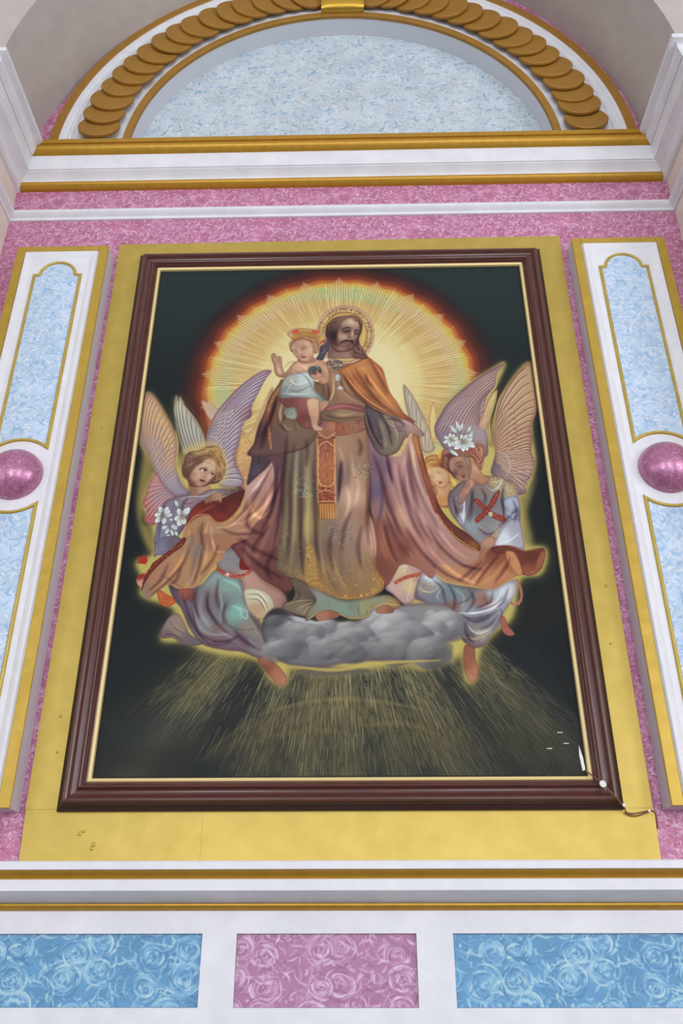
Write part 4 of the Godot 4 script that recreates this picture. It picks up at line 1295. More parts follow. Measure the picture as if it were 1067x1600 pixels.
	# cloud bank under the feet
	fl("337 1077 353 1042 381 1035 426 1058 498 1070 585 1061 644 1034 695 1025 753 1030 781 1050 788 1092 763 1114 724 1123 747 1141 742 1155 682 1161 612 1160 527 1166 471 1177 400 1168 364 1144 344 1111", "360 1053 76 78 78 398 1089 132 132 130 441 1074 128 128 126 470 1112 140 138 136 427 1127 112 110 114 556 1090 146 142 138 527 1127 124 120 120 643 1068 150 147 143 701 1053 136 133 130 743 1084 152 148 144 670 1113 128 124 124 612 1146 108 102 108 471 1159 112 108 110 711 1146 98 92 98 370 1126 104 100 102", 2, 1.0)
	prng.seed = 41
	puff(723, 1054, 16, 1.00)
	puff(639, 1056, 30, 1.07)
	puff(725, 1060, 18, 1.01)
	puff(608, 1064, 26, 1.00)
	puff(638, 1065, 28, 1.11)
	puff(614, 1065, 45, 0.98)
	puff(622, 1067, 39, 1.11)
	puff(366, 1065, 18, 0.78)
	puff(619, 1067, 13, 1.02)
	puff(656, 1070, 25, 1.00)
	puff(624, 1074, 17, 1.10)
	puff(587, 1074, 21, 1.04)
	puff(612, 1075, 20, 0.96)
	puff(483, 1075, 18, 1.11)
	puff(760, 1078, 39, 1.01)
	puff(476, 1078, 15, 1.02)
	puff(773, 1081, 18, 1.05)
	puff(487, 1079, 23, 1.08)
	puff(414, 1080, 23, 1.03)
	puff(657, 1082, 28, 0.95)
	puff(750, 1083, 48, 1.04)
	puff(765, 1084, 16, 1.04)
	puff(641, 1084, 48, 1.06)
	puff(529, 1085, 21, 1.12)
	puff(731, 1087, 21, 1.00)
	puff(619, 1087, 16, 1.09)
	puff(466, 1091, 21, 1.12)
	puff(718, 1096, 37, 1.03)
	puff(706, 1096, 13, 0.99)
	puff(457, 1096, 14, 1.01)
	puff(440, 1097, 38, 0.95)
	puff(619, 1101, 42, 1.07)
	puff(569, 1101, 22, 0.94)
	puff(734, 1106, 13, 1.06)
	puff(703, 1106, 21, 0.91)
	puff(673, 1107, 47, 0.92)
	puff(625, 1112, 22, 1.00)
	puff(549, 1114, 42, 0.97)
	puff(457, 1115, 16, 1.01)
	puff(367, 1115, 13, 0.89)
	puff(590, 1118, 16, 0.89)
	puff(531, 1119, 42, 0.90)
	puff(504, 1119, 14, 0.98)
	puff(651, 1121, 40, 0.91)
	puff(512, 1120, 23, 0.89)
	puff(575, 1127, 15, 0.91)
	puff(537, 1129, 14, 0.84)
	puff(481, 1133, 32, 0.96)
	puff(396, 1132, 33, 0.83)
	puff(656, 1135, 27, 0.93)
	puff(621, 1135, 23, 0.94)
	puff(522, 1136, 27, 0.85)
	puff(365, 1135, 25, 0.83)
	puff(600, 1138, 29, 0.84)
	puff(654, 1139, 16, 0.87)
	puff(640, 1139, 46, 0.85)
	puff(377, 1138, 33, 0.96)
	puff(714, 1143, 46, 0.91)
	puff(722, 1145, 24, 0.81)
	puff(711, 1145, 45, 0.87)
	puff(712, 1146, 20, 0.80)
	puff(568, 1145, 14, 0.90)
	puff(543, 1146, 29, 0.79)
	puff(489, 1147, 12, 0.80)
	st("394 1055 426 1063 470 1074", 10.2, "186 184 180", 0.84, 1, 1.0)
	sh("350 1053 382 1045 412 1069", 13.1, 0.7, 3, 1.0)
	fl("415 1182 471 1175 555 1176 583 1186 527 1193 443 1193", "96 88 78", 2, 0.8)
	st("407 1171 499 1181 612 1166 739 1161", 8.5, "196 170 80", 0.84, 1, 1.0)
	# dark inside of the cloak, both sides of the robe
	fl("324 595 400 508 398 617 380 711 377 801 370 925 401 962 400 991 349 971 314 943 287 906 308 820 345 781 350 664", "354 649 100 68 72 362 751 110 70 66 348 849 132 80 72 330 920 118 66 60 382 966 110 62 56 303 896 150 92 76 372 907 110 66 58", 1, 0.999)
	st("363 664 360 761 336 859 313 925", 9.9, "156 102 88", 0.7, 2, 1.0)
	st("376 628 371 762 358 878", 8.1, "72 48 56", 0.84, 2, 1.0)
	fl("571 522 606 609 660 631 688 584 707 568 721 653 745 766 735 956 692 937 654 929 624 978 601 946 598 890 597 823 586 754", "614 662 120 92 104 595 734 110 90 110 629 755 158 112 100 667 668 184 134 122 695 642 196 150 128 654 804 186 136 104 698 785 188 140 124 619 833 130 74 62 634 900 146 84 62 608 927 126 68 52 685 900 164 104 80 719 882 180 126 110 728 786 176 128 118 668 891 122 66 54", 1, 0.999)
	st("605 652 630 745 657 843 693 910", 11.6, "134 82 76", 0.84, 2, 1.0)
	st("650 647 665 745 687 834 727 901", 9.9, "206 156 138", 0.7, 2, 1.0)
	st("680 621 687 725 709 824 737 873", 7.2, "136 94 94", 0.77, 2, 1.0)
	st("695 595 703 674 721 756 743 805", 8.1, "214 176 150", 0.7, 2, 1.0)
	st("614 673 616 764 606 823", 8.0, "92 76 96", 0.84, 2, 1.0)
	st("611 814 626 881 648 932", 6.9, "186 118 80", 0.84, 2, 1.0)
	st("624 784 648 862 680 914", 9.6, "116 62 54", 0.84, 2, 1.0)
	st("628 615 636 668 644 704", 6.3, "96 66 72", 0.84, 2, 1.0)
	fl("698 573 709 568 721 653 736 715 750 786 741 786 723 715 710 653", "706 600 196 132 74 720 674 166 96 56 738 756 150 84 54", 0, 1.0)
	st("691 578 694 616 703 669", 5.5, "222 186 128", 0.84, 1, 1.0)
	# robe
	fl("400 508 450 498 525 499 573 505 584 549 588 625 589 703 585 784 598 823 599 899 602 946 617 984 584 1010 540 1016 511 1013 470 995 436 977 375 946 363 920 372 850 374 781 373 701 380 617", "406 563 132 108 84 390 659 124 110 88 385 782 120 106 78 410 752 126 108 76 388 897 118 100 72 422 898 112 94 72 449 702 132 108 84 446 822 154 132 78 457 944 160 128 72 525 598 168 128 98 570 598 156 118 86 515 682 132 104 88 546 744 196 154 126 573 703 176 132 100 541 813 162 126 104 490 832 134 110 92 576 803 160 116 86 584 862 182 140 112 541 889 148 116 92 477 889 124 98 80 566 945 150 116 76 520 954 140 108 78 491 972 146 112 70 595 959 156 116 68 532 1004 150 112 62", 1, 1.0)
	st("388 574 387 711 387 850 379 934", 11.9, "104 90 68", 0.7, 3, 1.0)
	st("406 596 406 742 404 860 398 944", 8.2, "146 128 96", 0.63, 2, 1.0)
	st("420 596 423 742 421 860 428 953", 7.3, "96 80 66", 0.77, 2, 1.0)
	st("433 618 439 752 439 870 448 944", 9.1, "170 148 84", 0.84, 2, 1.0)
	st("446 650 453 802 458 898 468 972", 6.3, "104 82 66", 0.7, 2, 1.0)
	st("518 645 513 713 509 763", 8.1, "84 72 76", 0.98, 2, 1.0)
	st("568 598 561 619", 4.1, "104 78 64", 0.84, 1, 1.0)
	st("543 619 547 693 537 764 524 822", 11.7, "196 154 124", 0.7, 3, 1.0)
	st("578 641 581 744 580 804", 6.3, "128 92 70", 0.7, 2, 1.0)
	st("587 804 597 862 598 909", 5.2, "204 162 134", 0.84, 1, 1.0)
	st("524 851 516 908 524 972", 10.3, "118 92 76", 0.63, 3, 1.0)
	st("558 852 566 908 561 973", 9.4, "176 138 104", 0.63, 3, 1.0)
	st("490 880 507 945 532 995", 6.8, "186 144 84", 0.7, 2, 1.0)
	st("477 898 486 954 516 1004", 5.1, "106 80 62", 0.7, 2, 1.0)
	fl("435 879 447 874 465 921 474 972 511 1004 557 1006 590 991 597 946 601 946 617 984 584 1010 540 1016 511 1013 470 995 436 977", "448 926 170 130 64 474 985 168 118 58 540 1011 164 116 56 599 973 168 122 64", 2, 0.8)
	dab("436 888 448 889 470 972 516 1006 582 995 597 946 615 984 540 1015 474 992 441 972", 170, 5.5, "206 164 84,120 84 44,186 136 66,226 190 110", 0.6, 1.0)
	dab("372 850 425 850 428 962 373 944", 130, 5.2, "156 132 80,96 80 56,170 146 96", 0.5, 1.0)
	dab("473 926 591 918 595 973 524 995 486 972", 120, 5.5, "176 138 80,112 84 60,196 160 100", 0.45, 1.0)
	dab("383 579 420 580 408 665 381 665", 40, 6.4, "150 140 120,100 92 80", 0.5, 1.0)
	dab("409 701 431 694 451 712 450 742 423 752 403 732", 70, 8.0, "150 156 136,104 104 92,172 172 150", 0.65, 1.0)
	dab("425 714 438 714 436 735 425 732", 16, 4.4, "150 176 150,120 150 130", 0.7, 1.0)
	dab("551 651 569 643 587 657 587 688 564 718 550 703 549 672", 80, 7.6, "156 150 112,104 96 74,176 168 126", 0.6, 1.0)
	st("565 659 571 667", 4.0, "176 96 60", 0.8, 0, 1.0)
	dab("490 832 516 820 550 830 545 861 528 880 498 870", 100, 7.3, "150 138 122,110 94 86,172 158 138", 0.55, 1.0)
	st("528 870 541 861", 3.4, "160 84 60", 0.6, 0, 1.0)
	# belt, stole and fringe
	fl("398 519 423 536 453 545 461 564 419 553 396 541", "152 90 74", 1, 1.0)
	fl("499 529 543 530 575 519 578 549 543 563 502 565", "511 548 156 86 62 543 543 164 106 78 571 538 146 90 78", 1, 1.0)
	dab("504 535 543 535 573 527 575 547 543 557 506 559", 36, 6.0, "196 132 84,116 62 50,182 112 90", 0.7, 1.0)
	fl("455 570 503 570 504 650 505 763 460 764 458 671", "470 597 150 82 66 489 650 176 102 66 480 692 180 104 66 476 743 150 70 48", 0, 1.0, false)
	st("457 575 459 671 461 763", 4.6, "204 146 84", 0.95, 0, 0.1)
	st("501 576 502 671 503 763", 4.6, "204 146 84", 0.95, 0, 0.1)
	fl("460 516 504 512 503 559 480 575 457 558", "469 531 150 92 92 492 537 178 112 78 479 564 160 96 70", 0, 1.0, false)
	st("458 556 480 574 503 558", 3.7, "210 154 90", 0.9, 0, 0.05)
	st("461 599 480 585 500 600", 3.6, "210 154 90", 0.9, 0, 0.05)
	st("461 599 462 699 481 715 500 700 500 600", 3.6, "210 154 90", 0.9, 0, 0.05)
	st("462 732 481 727 501 733", 3.5, "210 154 90", 0.9, 0, 0.05)
	st("461 758 503 758", 3.5, "210 154 90", 0.9, 0, 0.05)
	dab("463 605 497 605 498 697 481 710 464 697", 80, 6.8, "212 140 86,140 66 46,196 116 70", 0.7, 1.0)
	dab("462 717 500 718 500 756 463 755", 44, 5.8, "110 44 34,204 130 74,90 34 30", 0.8, 1.0)
	fl("461 763 503 763 508 805 485 808 464 806", "476 773 186 116 56 498 798 196 138 66 472 802 172 110 58", 0, 1.0, false)
	st("463 764 463 787 464 806", 1.5, "128 74 40", 0.75, 0, 1.0)
	st("466 764 467 788 467 806", 1.5, "226 172 92", 0.75, 0, 1.0)
	st("469 764 470 788 470 806", 1.5, "128 74 40", 0.75, 0, 1.0)
	st("472 764 473 788 473 806", 1.5, "226 172 92", 0.75, 0, 1.0)
	st("475 764 476 788 477 806", 1.5, "128 74 40", 0.75, 0, 1.0)
	st("478 764 480 788 480 806", 1.5, "226 172 92", 0.75, 0, 1.0)
	st("481 764 483 788 483 806", 1.5, "128 74 40", 0.75, 0, 1.0)
	st("484 764 486 788 486 806", 1.5, "226 172 92", 0.75, 0, 1.0)
	st("488 764 489 788 490 806", 1.5, "128 74 40", 0.75, 0, 1.0)
	st("491 764 493 788 493 806", 1.5, "226 172 92", 0.75, 0, 1.0)
	st("494 764 496 788 496 807", 1.5, "128 74 40", 0.75, 0, 1.0)
	st("497 764 499 788 499 807", 1.5, "226 172 92", 0.75, 0, 1.0)
	st("500 764 502 788 503 807", 1.5, "128 74 40", 0.75, 0, 1.0)
	st("503 764 506 788 506 807", 1.5, "226 172 92", 0.75, 0, 1.0)
	# underskirt, feet
	fl("399 960 439 976 458 1016 444 1043 436 1056 386 1039 386 1022 404 1016 410 994", "416 989 104 88 70 450 1012 96 82 66 400 1029 120 104 80 429 1038 132 116 90", 1, 1.0)
	st("390 1027 417 1018 450 1016", 2.5, "166 146 104", 0.98, 0, 1.0)
	st("417 1038 437 1027 454 1021", 2.5, "166 146 104", 0.98, 0, 1.0)
	st("430 1051 442 1034 456 1030", 2.5, "166 146 104", 0.98, 0, 1.0)
	st("416 985 421 1007 408 1020", 4.2, "74 62 54", 0.84, 1, 1.0)
	fl("439 981 470 993 511 1013 548 1016 615 1004 643 1014 653 1031 636 1041 606 1035 583 1040 577 1058 542 1064 511 1052 475 1046 438 1067 442 1038 459 1016", "453 999 142 144 130 479 1021 128 142 120 540 1030 118 136 116 524 1039 130 148 126 565 1031 150 146 100 606 1018 140 142 110 639 1027 160 132 76 450 1052 134 132 98", 1, 1.0)
	st("442 1062 475 1044 511 1050 542 1061 577 1055 583 1039 614 1032 651 1030", 3.3, "180 146 84", 0.9, 0, 0.2)
	st("557 1022 556 1044 560 1057", 4.1, "92 108 92", 0.7, 1, 1.0)
	st("491 1008 487 1039", 4.1, "92 108 92", 0.7, 1, 1.0)
	st("516 1026 524 1052", 4.1, "92 108 92", 0.7, 1, 1.0)
	st("565 1020 567 1048", 4.1, "178 172 116", 0.84, 1, 1.0)
	fl("458 1056 471 1045 491 1041 512 1049 509 1059 487 1064 467 1066", "475 1052 176 112 80 499 1052 150 92 66", 1, 1.0)
	st("467 1055 463 1063", 1.6, "104 60 44", 0.8, 0, 1.0)
	st("475 1055 472 1063", 1.6, "104 60 44", 0.8, 0, 1.0)
	st("482 1055 479 1063", 1.6, "104 60 44", 0.8, 0, 1.0)
	fl("597 1040 618 1029 636 1038 634 1048 613 1050 599 1048", "610 1040 170 112 84 630 1042 140 88 66", 1, 1.0)
	st("608 1039 611 1047", 1.6, "104 64 50", 0.8, 0, 1.0)
	st("616 1039 619 1047", 1.6, "104 64 50", 0.8, 0, 1.0)
	st("623 1039 626 1047", 1.6, "104 64 50", 0.8, 0, 1.0)
	st("593 1033 618 1026 643 1029", 4.1, "190 150 84", 1, 0, 1.0)
	# chest, cape and sleeve
	fl("352 404 371 387 475 406 485 475 467 531 423 607 287 626 303 573 326 462", "372 439 130 96 66 337 496 138 92 70 316 562 96 66 64 353 573 106 78 72 389 552 124 100 76 374 491 120 94 66", 1, 1.0)
	st("355 416 335 462 331 529 341 606", 7.6, "170 108 70", 1, 0, 0.3)
	dab("348 427 338 462 334 529 343 595 334 595 326 529 328 462", 46, 4.7, "206 150 92,116 66 48", 0.7, 1.0)
	st("370 451 360 496 375 541 392 547", 5.6, "170 136 96", 0.84, 1, 1.0)
	st("350 485 357 530 380 552", 4.7, "86 64 52", 0.84, 1, 1.0)
	fl("475 335 513 323 542 336 579 442 578 516 467 520 476 464 466 406", "499 383 156 118 84 523 430 160 122 84 490 441 134 100 80 541 465 150 110 80 523 504 154 124 88 481 503 120 98 76 560 510 146 110 82", 1, 1.0)
	st("499 371 497 430 485 464", 5.7, "190 150 96", 0.84, 1, 1.0)
	st("523 407 542 442 560 465", 5.7, "186 140 90", 0.84, 1, 1.0)
	st("490 400 485 441", 4.3, "94 72 66", 0.84, 1, 1.0)
	fl("480 478 513 467 541 470 574 478 575 496 532 487 499 487 481 492", "495 481 160 90 88 560 488 138 76 78", 1, 1.0)
	st("485 487 523 475 569 488", 2.3, "196 130 116", 0.84, 0, 1.0)
	lily(509, 389, 9.5, 0.4)
	lily(516, 418, 9.4, 0.4)
	lily(509, 380, 9.5, 0.4)
	fl("579 477 606 488 643 506 684 518 706 535 699 556 682 573 656 621 613 625 582 555", "597 511 94 82 84 633 534 128 110 96 675 529 150 128 104 605 577 96 80 78 641 588 128 112 90 582 538 82 70 76", 1, 1.0)
	st("629 506 642 534 660 556 656 605", 4.6, "168 146 116", 0.84, 1, 1.0)
	st("606 500 614 555 622 610", 7.4, "78 66 68", 0.84, 2, 1.0)
	dab("596 544 651 545 649 599 604 604", 46, 6.9, "150 136 106,84 76 74", 0.5, 1.0)
	st("578 488 587 544 613 604", 2.8, "166 138 100", 0.7, 0, 1.0)
	fl("509 353 533 333 561 324 586 315 609 336 627 358 635 391 645 432 663 467 680 501 709 530 675 519 634 501 602 483 579 465 546 425 520 383", "542 354 196 124 66 590 337 190 116 62 609 373 194 122 66 570 396 178 110 62 542 395 160 94 54 607 431 186 118 66 635 466 190 122 70 588 454 148 86 52 616 483 160 96 60 680 512 170 104 64 580 349 204 132 72", 1, 1.0)
	st("523 366 551 413 588 460 634 495", 3.3, "214 150 88", 0.98, 0, 0.4)
	st("542 360 570 408 607 460", 6.7, "140 80 48", 0.7, 2, 1.0)
	st("561 348 589 384 626 443 662 495", 7.7, "214 140 76", 0.7, 2, 1.0)
	st("600 349 618 397 635 449", 6.7, "158 92 54", 0.7, 2, 1.0)
	st("571 360 585 378 589 408", 3.8, "150 86 50", 0.7, 1, 1.0)
	st("581 318 561 333 533 342", 4.3, "150 84 52", 0.98, 1, 1.0)
	fl("655 529 675 520 693 528 711 543 727 563 725 573 712 562 718 576 705 570 692 561 687 575 682 574 679 556 662 557", "674 534 166 134 124 697 545 176 138 124 719 568 156 116 104 665 545 130 104 100", 1, 1.0)
	st("697 543 712 562", 1.8, "100 76 74", 0.7, 0, 1.0)
	st("692 551 705 569", 1.8, "100 76 74", 0.7, 0, 1.0)
	st("683 545 687 573", 1.8, "100 76 74", 0.7, 0, 1.0)
	# deeper folds of robe and cloak
	sh("399 585 393 701 395 821 389 925", 10.0, 0.7, 3, 1.0)
	sh("416 607 417 742 421 860 430 958", 10.0, 0.7, 3, 1.0)
	sh("452 575 451 681 457 782 460 879 472 967", 10.1, 0.7, 3, 1.0)
	sh("519 640 515 682 511 743", 9.9, 0.7, 3, 1.0)
	sh("587 652 587 744 580 813 584 881", 9.9, 0.7, 3, 1.0)
	sh("542 783 524 832 518 889", 9.6, 0.7, 3, 1.0)
	sh("498 832 490 880 499 945", 9.5, 0.7, 3, 1.0)
	sh("567 823 558 880 566 945", 9.5, 0.7, 3, 1.0)
	sh("380 552 376 680 375 801", 10.1, 0.7, 3, 1.0)
	sh("429 575 432 618 430 660", 10.1, 0.7, 3, 1.0)
	sh("561 576 568 604 561 630", 10.0, 0.7, 3, 1.0)
	sh("406 596 403 742 405 879", 8.0, 1.2, 3, 1.0)
	sh("428 649 434 782 434 869", 7.9, 1.2, 3, 1.0)
	sh("542 651 560 713 550 774", 7.9, 1.2, 3, 1.0)
	sh("529 713 537 754 529 803", 7.8, 1.2, 3, 1.0)
	sh("580 823 590 871 592 909", 7.6, 1.2, 3, 1.0)
	sh("511 597 524 651 529 703", 8.0, 1.2, 3, 1.0)
	sh("464 851 473 908 486 963", 7.5, 1.2, 3, 1.0)
	sh("541 927 549 964", 7.4, 1.2, 3, 1.0)
	sh("388 742 386 821 382 897", 7.8, 1.2, 3, 1.0)
	sh("597 620 618 694 629 765 661 853", 9.0, 0.68, 3, 1.0)
	sh("659 652 669 735 692 824 727 901", 8.9, 0.68, 3, 1.0)
	sh("633 626 638 673 644 714", 9.0, 0.68, 3, 1.0)
	sh("619 823 634 890 650 928", 8.6, 0.68, 3, 1.0)
	sh("687 610 690 705 708 795", 9.0, 0.68, 3, 1.0)
	sh("623 636 643 725 671 814 702 882", 7.2, 1.2, 3, 1.0)
	sh("677 632 681 715 701 805 733 863", 7.2, 1.2, 3, 1.0)
	sh("606 823 615 881 625 914", 6.9, 1.2, 3, 1.0)
	sh("359 659 353 761 322 849", 9.9, 0.66, 3, 1.0)
	sh("305 761 291 820 335 849", 9.7, 0.66, 3, 1.0)
	sh("347 820 311 878 312 897", 9.5, 0.66, 3, 1.0)
	sh("362 878 343 934 357 966", 9.4, 0.66, 3, 1.0)
	sh("321 721 293 781", 9.8, 0.66, 3, 1.0)
	sh("342 700 332 781 300 830", 7.8, 1.24, 3, 1.0)
	sh("291 741 307 791 351 811", 7.8, 1.24, 3, 1.0)
	sh("335 849 295 896", 7.6, 1.24, 3, 1.0)
	sh("373 701 371 821", 7.8, 1.24, 3, 1.0)
	# deeper folds of cape and sleeve
	sh("523 366 546 425 583 471 634 506", 8.6, 0.74, 2, 1.0)
	sh("552 348 580 408 616 466 661 506", 8.6, 0.74, 2, 1.0)
	sh("590 325 618 379 640 443", 8.7, 0.74, 2, 1.0)
	sh("576 324 542 339 518 359", 8.7, 0.74, 2, 1.0)
	sh("580 372 587 396 603 420", 8.6, 0.74, 2, 1.0)
	sh("535 360 561 413 602 466", 6.9, 1.18, 2, 1.0)
	sh("571 348 603 408 648 478", 6.9, 1.18, 2, 1.0)
	sh("604 340 627 385 645 438 676 501", 6.9, 1.18, 2, 1.0)
	sh("542 342 581 328", 6.9, 1.18, 2, 1.0)
	sh("583 494 596 555 622 610", 7.4, 0.64, 2, 1.0)
	sh("615 500 637 545 645 599", 7.4, 0.64, 2, 1.0)
	sh("633 517 666 523 679 545", 7.4, 0.64, 2, 1.0)
	sh("602 494 623 555 631 610", 5.9, 1.25, 2, 1.0)
	sh("625 500 651 534 657 578", 5.9, 1.25, 2, 1.0)
	sh("657 517 679 523 697 540", 5.9, 1.25, 2, 1.0)
	sh("480 394 485 441 478 475", 5.7, 0.66, 2, 1.0)
	sh("513 371 523 418 560 459", 5.7, 0.66, 2, 1.0)
	sh("499 377 504 418", 5.7, 0.66, 2, 1.0)
	sh("476 503 513 515 569 510", 5.6, 0.66, 2, 1.0)
	sh("494 365 497 430 485 464", 4.6, 1.22, 2, 1.0)
	sh("509 395 532 442 555 465", 4.6, 1.22, 2, 1.0)
	sh("490 498 523 504 560 499", 4.5, 1.22, 2, 1.0)
	sh("349 439 337 507 312 573", 6.6, 0.62, 2, 1.0)
	sh("378 485 366 530 376 552", 6.5, 0.62, 2, 1.0)
	sh("393 513 403 552", 6.5, 0.62, 2, 1.0)
	sh("364 462 358 507 371 546", 5.3, 1.25, 2, 1.0)
	sh("382 530 394 541", 5.2, 1.25, 2, 1.0)
	sh("353 439 333 518 314 605", 14.1, 0.6, 4, 1.0)
	st("472 323 474 377 470 441", 3.4, "70 50 48", 0.84, 1, 1.0)
	# saint: halo, head, beard
	# halo with its lettering
	fl("608 239 602 278 585 311 559 334 528 342 497 334 471 311 454 278 447 239 454 199 471 166 497 143 528 136 559 143 585 166 602 199", "150 104 70", 1, 0.8)
	fl("607 239 601 277 584 310 558 332 528 339 498 332 472 310 455 277 449 239 455 200 472 167 498 146 528 138 558 146 584 167 601 200", "240 222 190")
	fl("603 239 597 275 581 307 557 328 528 335 499 328 475 307 458 275 453 239 458 202 475 170 499 150 528 142 557 150 581 170 597 202", "212 180 112")
	fl("590 239 585 269 572 295 552 312 528 318 504 312 484 295 471 269 466 239 471 208 484 183 504 165 528 159 552 165 572 183 585 208", "160 120 66")
	fl("589 239 584 268 571 294 551 310 528 316 505 310 485 294 472 268 467 239 472 209 485 184 505 167 528 161 551 167 571 184 584 209", "216 184 96")
	fl("574 239 571 261 561 281 546 294 528 298 510 294 495 281 485 261 482 239 485 216 495 197 510 184 528 179 546 184 561 197 571 216", "190 150 74", 6, 0.8)
	ring_text("SANCT. JOSEPH * ORA. PRO. NOBIS", Vector2(528.0, 238.6), 68.5, 87.7, 172.0, 8.9, 12.8, "128 70 44")
	# saint: hair, face and beard
	fl("457 305 461 281 474 261 474 231 478 206 491 186 511 174 535 171 559 175 573 192 576 213 572 235 566 253 568 273 581 302 588 322 550 321 535 302 484 296 469 325 450 324", "480 216 84 60 56 491 191 118 86 66 468 261 92 80 84 465 305 86 80 88 519 181 128 96 76 551 179 138 98 72 571 205 110 74 58 566 243 96 64 62 562 277 104 72 62 569 307 122 84 72 490 241 74 50 52", 1, 1.0)
	fl("482 301 488 271 508 294 535 297 550 292 554 312 542 321 511 321 484 320", "488 296 122 92 84 508 306 146 110 92 535 309 162 122 98 550 307 124 88 74", 1, 1.0)
	fl("504 257 507 227 515 204 523 189 539 180 555 183 567 195 569 218 567 235 560 255 554 272 542 292 519 296 500 289 491 271 494 256", "513 217 128 96 82 527 197 176 140 112 543 194 196 160 126 561 202 184 146 114 515 242 168 132 106 527 247 176 138 110 531 227 92 64 60 547 232 182 142 112 560 233 124 90 76 554 253 160 120 96 500 271 116 80 66 523 282 140 96 80 511 262 130 94 78 541 280 110 74 64", 1, 1.0)
	shf("490 239 503 227 507 257 509 282 494 281", 0.72, 4)
	st("518 223 529 215 541 215 546 220", 3.9, "74 50 48", 1, 0, 1.0)
	fl("520 226 529 221 543 223 541 230 529 232", "82 56 54", 1, 0.9)
	st("523 226 531 223 540 225", 1.8, "150 112 92", 0.8, 0, 1.0)
	st("522 229 531 231 541 229", 1.2, "56 38 40", 0.9, 0, 1.0)
	st("551 230 559 224 568 227", 3.5, "74 50 48", 1, 0, 1.0)
	fl("551 232 558 229 567 231 565 238 556 239", "92 64 60", 1, 0.85)
	st("553 233 559 232 565 234", 1.4, "146 108 90", 0.8, 0, 1.0)
	st("552 238 560 239 566 237", 1.2, "60 42 42", 0.9, 0, 1.0)
	st("549 225 548 237 546 250", 3.1, "206 168 132", 1, 0, 1.0)
	sh("543 222 541 237 538 250", 3.9, 0.74, 2, 1.0)
	st("535 252 540 247 546 252", 2.7, "96 64 58", 1, 0, 1.0)
	st("543 253 549 252", 1.6, "120 84 72", 0.8, 0, 1.0)
	fl("512 273 519 263 529 257 539 258 548 259 552 267 550 275 543 266 531 264 521 268", "66 44 44", 1, 1.0)
	st("527 267 537 267 545 269", 1.9, "122 66 62", 1, 0, 1.0)
	st("529 272 539 273", 1.8, "150 104 90", 0.84, 0, 1.0)
	shf("511 244 527 240 529 255 513 262", 1.16, 4)
	shf("535 186 559 189 555 207 535 207", 1.1, 5)
	shf("511 282 527 284 523 294 511 291", 1.2, 3)
	st("492 266 500 284 513 294", 2.5, "160 116 92", 0.84, 0, 1.0)
	st("498 274 509 286 523 292", 2.5, "160 116 92", 0.84, 0, 1.0)
	st("508 281 519 292 535 294", 2.5, "160 116 92", 0.84, 0, 1.0)
	st("535 282 542 285 550 275", 2.5, "160 116 92", 0.84, 0, 1.0)
	st("490 276 504 296 519 299", 3.1, "70 46 44", 0.91, 0, 1.0)
	st("517 277 527 287", 3.1, "70 46 44", 0.91, 0, 1.0)
	st("543 272 552 262 560 253", 3.1, "70 46 44", 0.91, 0, 1.0)
	st("550 282 558 270 562 258", 3.1, "70 46 44", 0.91, 0, 1.0)
	st("482 214 488 198 503 183", 2.8, "140 104 80", 0.98, 0, 1.0)
	st("478 229 484 221", 2.8, "130 96 84", 0.98, 0, 1.0)
	st("507 178 523 175 543 175", 2.8, "160 122 90", 0.98, 0, 1.0)
	st("543 179 559 182 563 190", 2.8, "150 110 82", 0.98, 0, 1.0)
	st("551 175 567 187 572 205", 2.8, "140 98 70", 0.98, 0, 1.0)
	st("465 276 474 269 480 251", 2.7, "140 120 116", 0.98, 0, 1.0)
	st("461 305 471 298 476 283", 2.7, "130 116 118", 0.98, 0, 1.0)
	st("560 273 568 283 573 302", 2.7, "160 118 96", 0.98, 0, 1.0)
	st("552 282 560 297 573 307", 2.7, "150 106 88", 0.98, 0, 1.0)
	st("566 263 570 273", 2.7, "140 100 82", 0.98, 0, 1.0)
	st("492 196 499 204 501 216", 2.8, "112 82 70", 0.98, 0, 1.0)
	st("509 194 513 204 509 222", 2.8, "120 88 74", 0.98, 0, 1.0)
	st("484 206 495 196 507 196", 3.0, "58 40 42", 0.91, 0, 1.0)
	st("480 241 490 231 500 234", 2.9, "58 40 42", 0.91, 0, 1.0)
	st("523 181 535 177", 3.0, "58 40 42", 0.91, 0, 1.0)
	st("561 187 567 197 570 218", 3.0, "58 40 42", 0.91, 0, 1.0)
	st("562 253 560 273 568 292", 2.9, "58 40 42", 0.91, 0, 1.0)
	st("550 292 562 304 581 312", 2.9, "58 40 42", 0.91, 0, 1.0)
	st("469 291 480 276", 2.9, "58 40 42", 0.91, 0, 1.0)
	dab("551 182 563 184 565 195 551 192", 16, 5.2, "120 84 66,90 60 50", 0.7, 1.0)
	# brooch
	fl("487 335 504 324 521 334 521 351 504 358 488 348", "120 100 84", 0, 1.0)
	dab("487 335 504 324 521 334 521 351 504 358 488 348", 44, 5.8, "214 200 170,84 70 62,180 160 130", 0.85, 1.0)
	# child on the arm
	fl("356 448 433 440 444 486 435 531 454 545 421 542 398 513 381 485", "382 462 124 66 60 420 463 156 90 84 421 514 120 64 58 397 485 140 76 66 440 531 150 88 84", 1, 1.0)
	fl("371 485 399 479 402 514 377 510", "385 491 120 132 112 393 508 150 156 134", 1, 1.0)
	st("381 502 390 488 397 505", 2.8, "190 190 170", 0.7, 0, 1.0)
	fl("329 305 339 301 344 311 355 312 359 330 360 345 368 366 384 342 395 329 412 337 400 364 382 378 363 383 344 373 339 345 333 329", "342 321 186 140 104 351 363 206 160 122 389 345 196 148 110 365 375 160 112 84", 1, 1.0)
	st("334 308 336 326", 1.9, "126 84 62", 0.8, 0, 1.0)
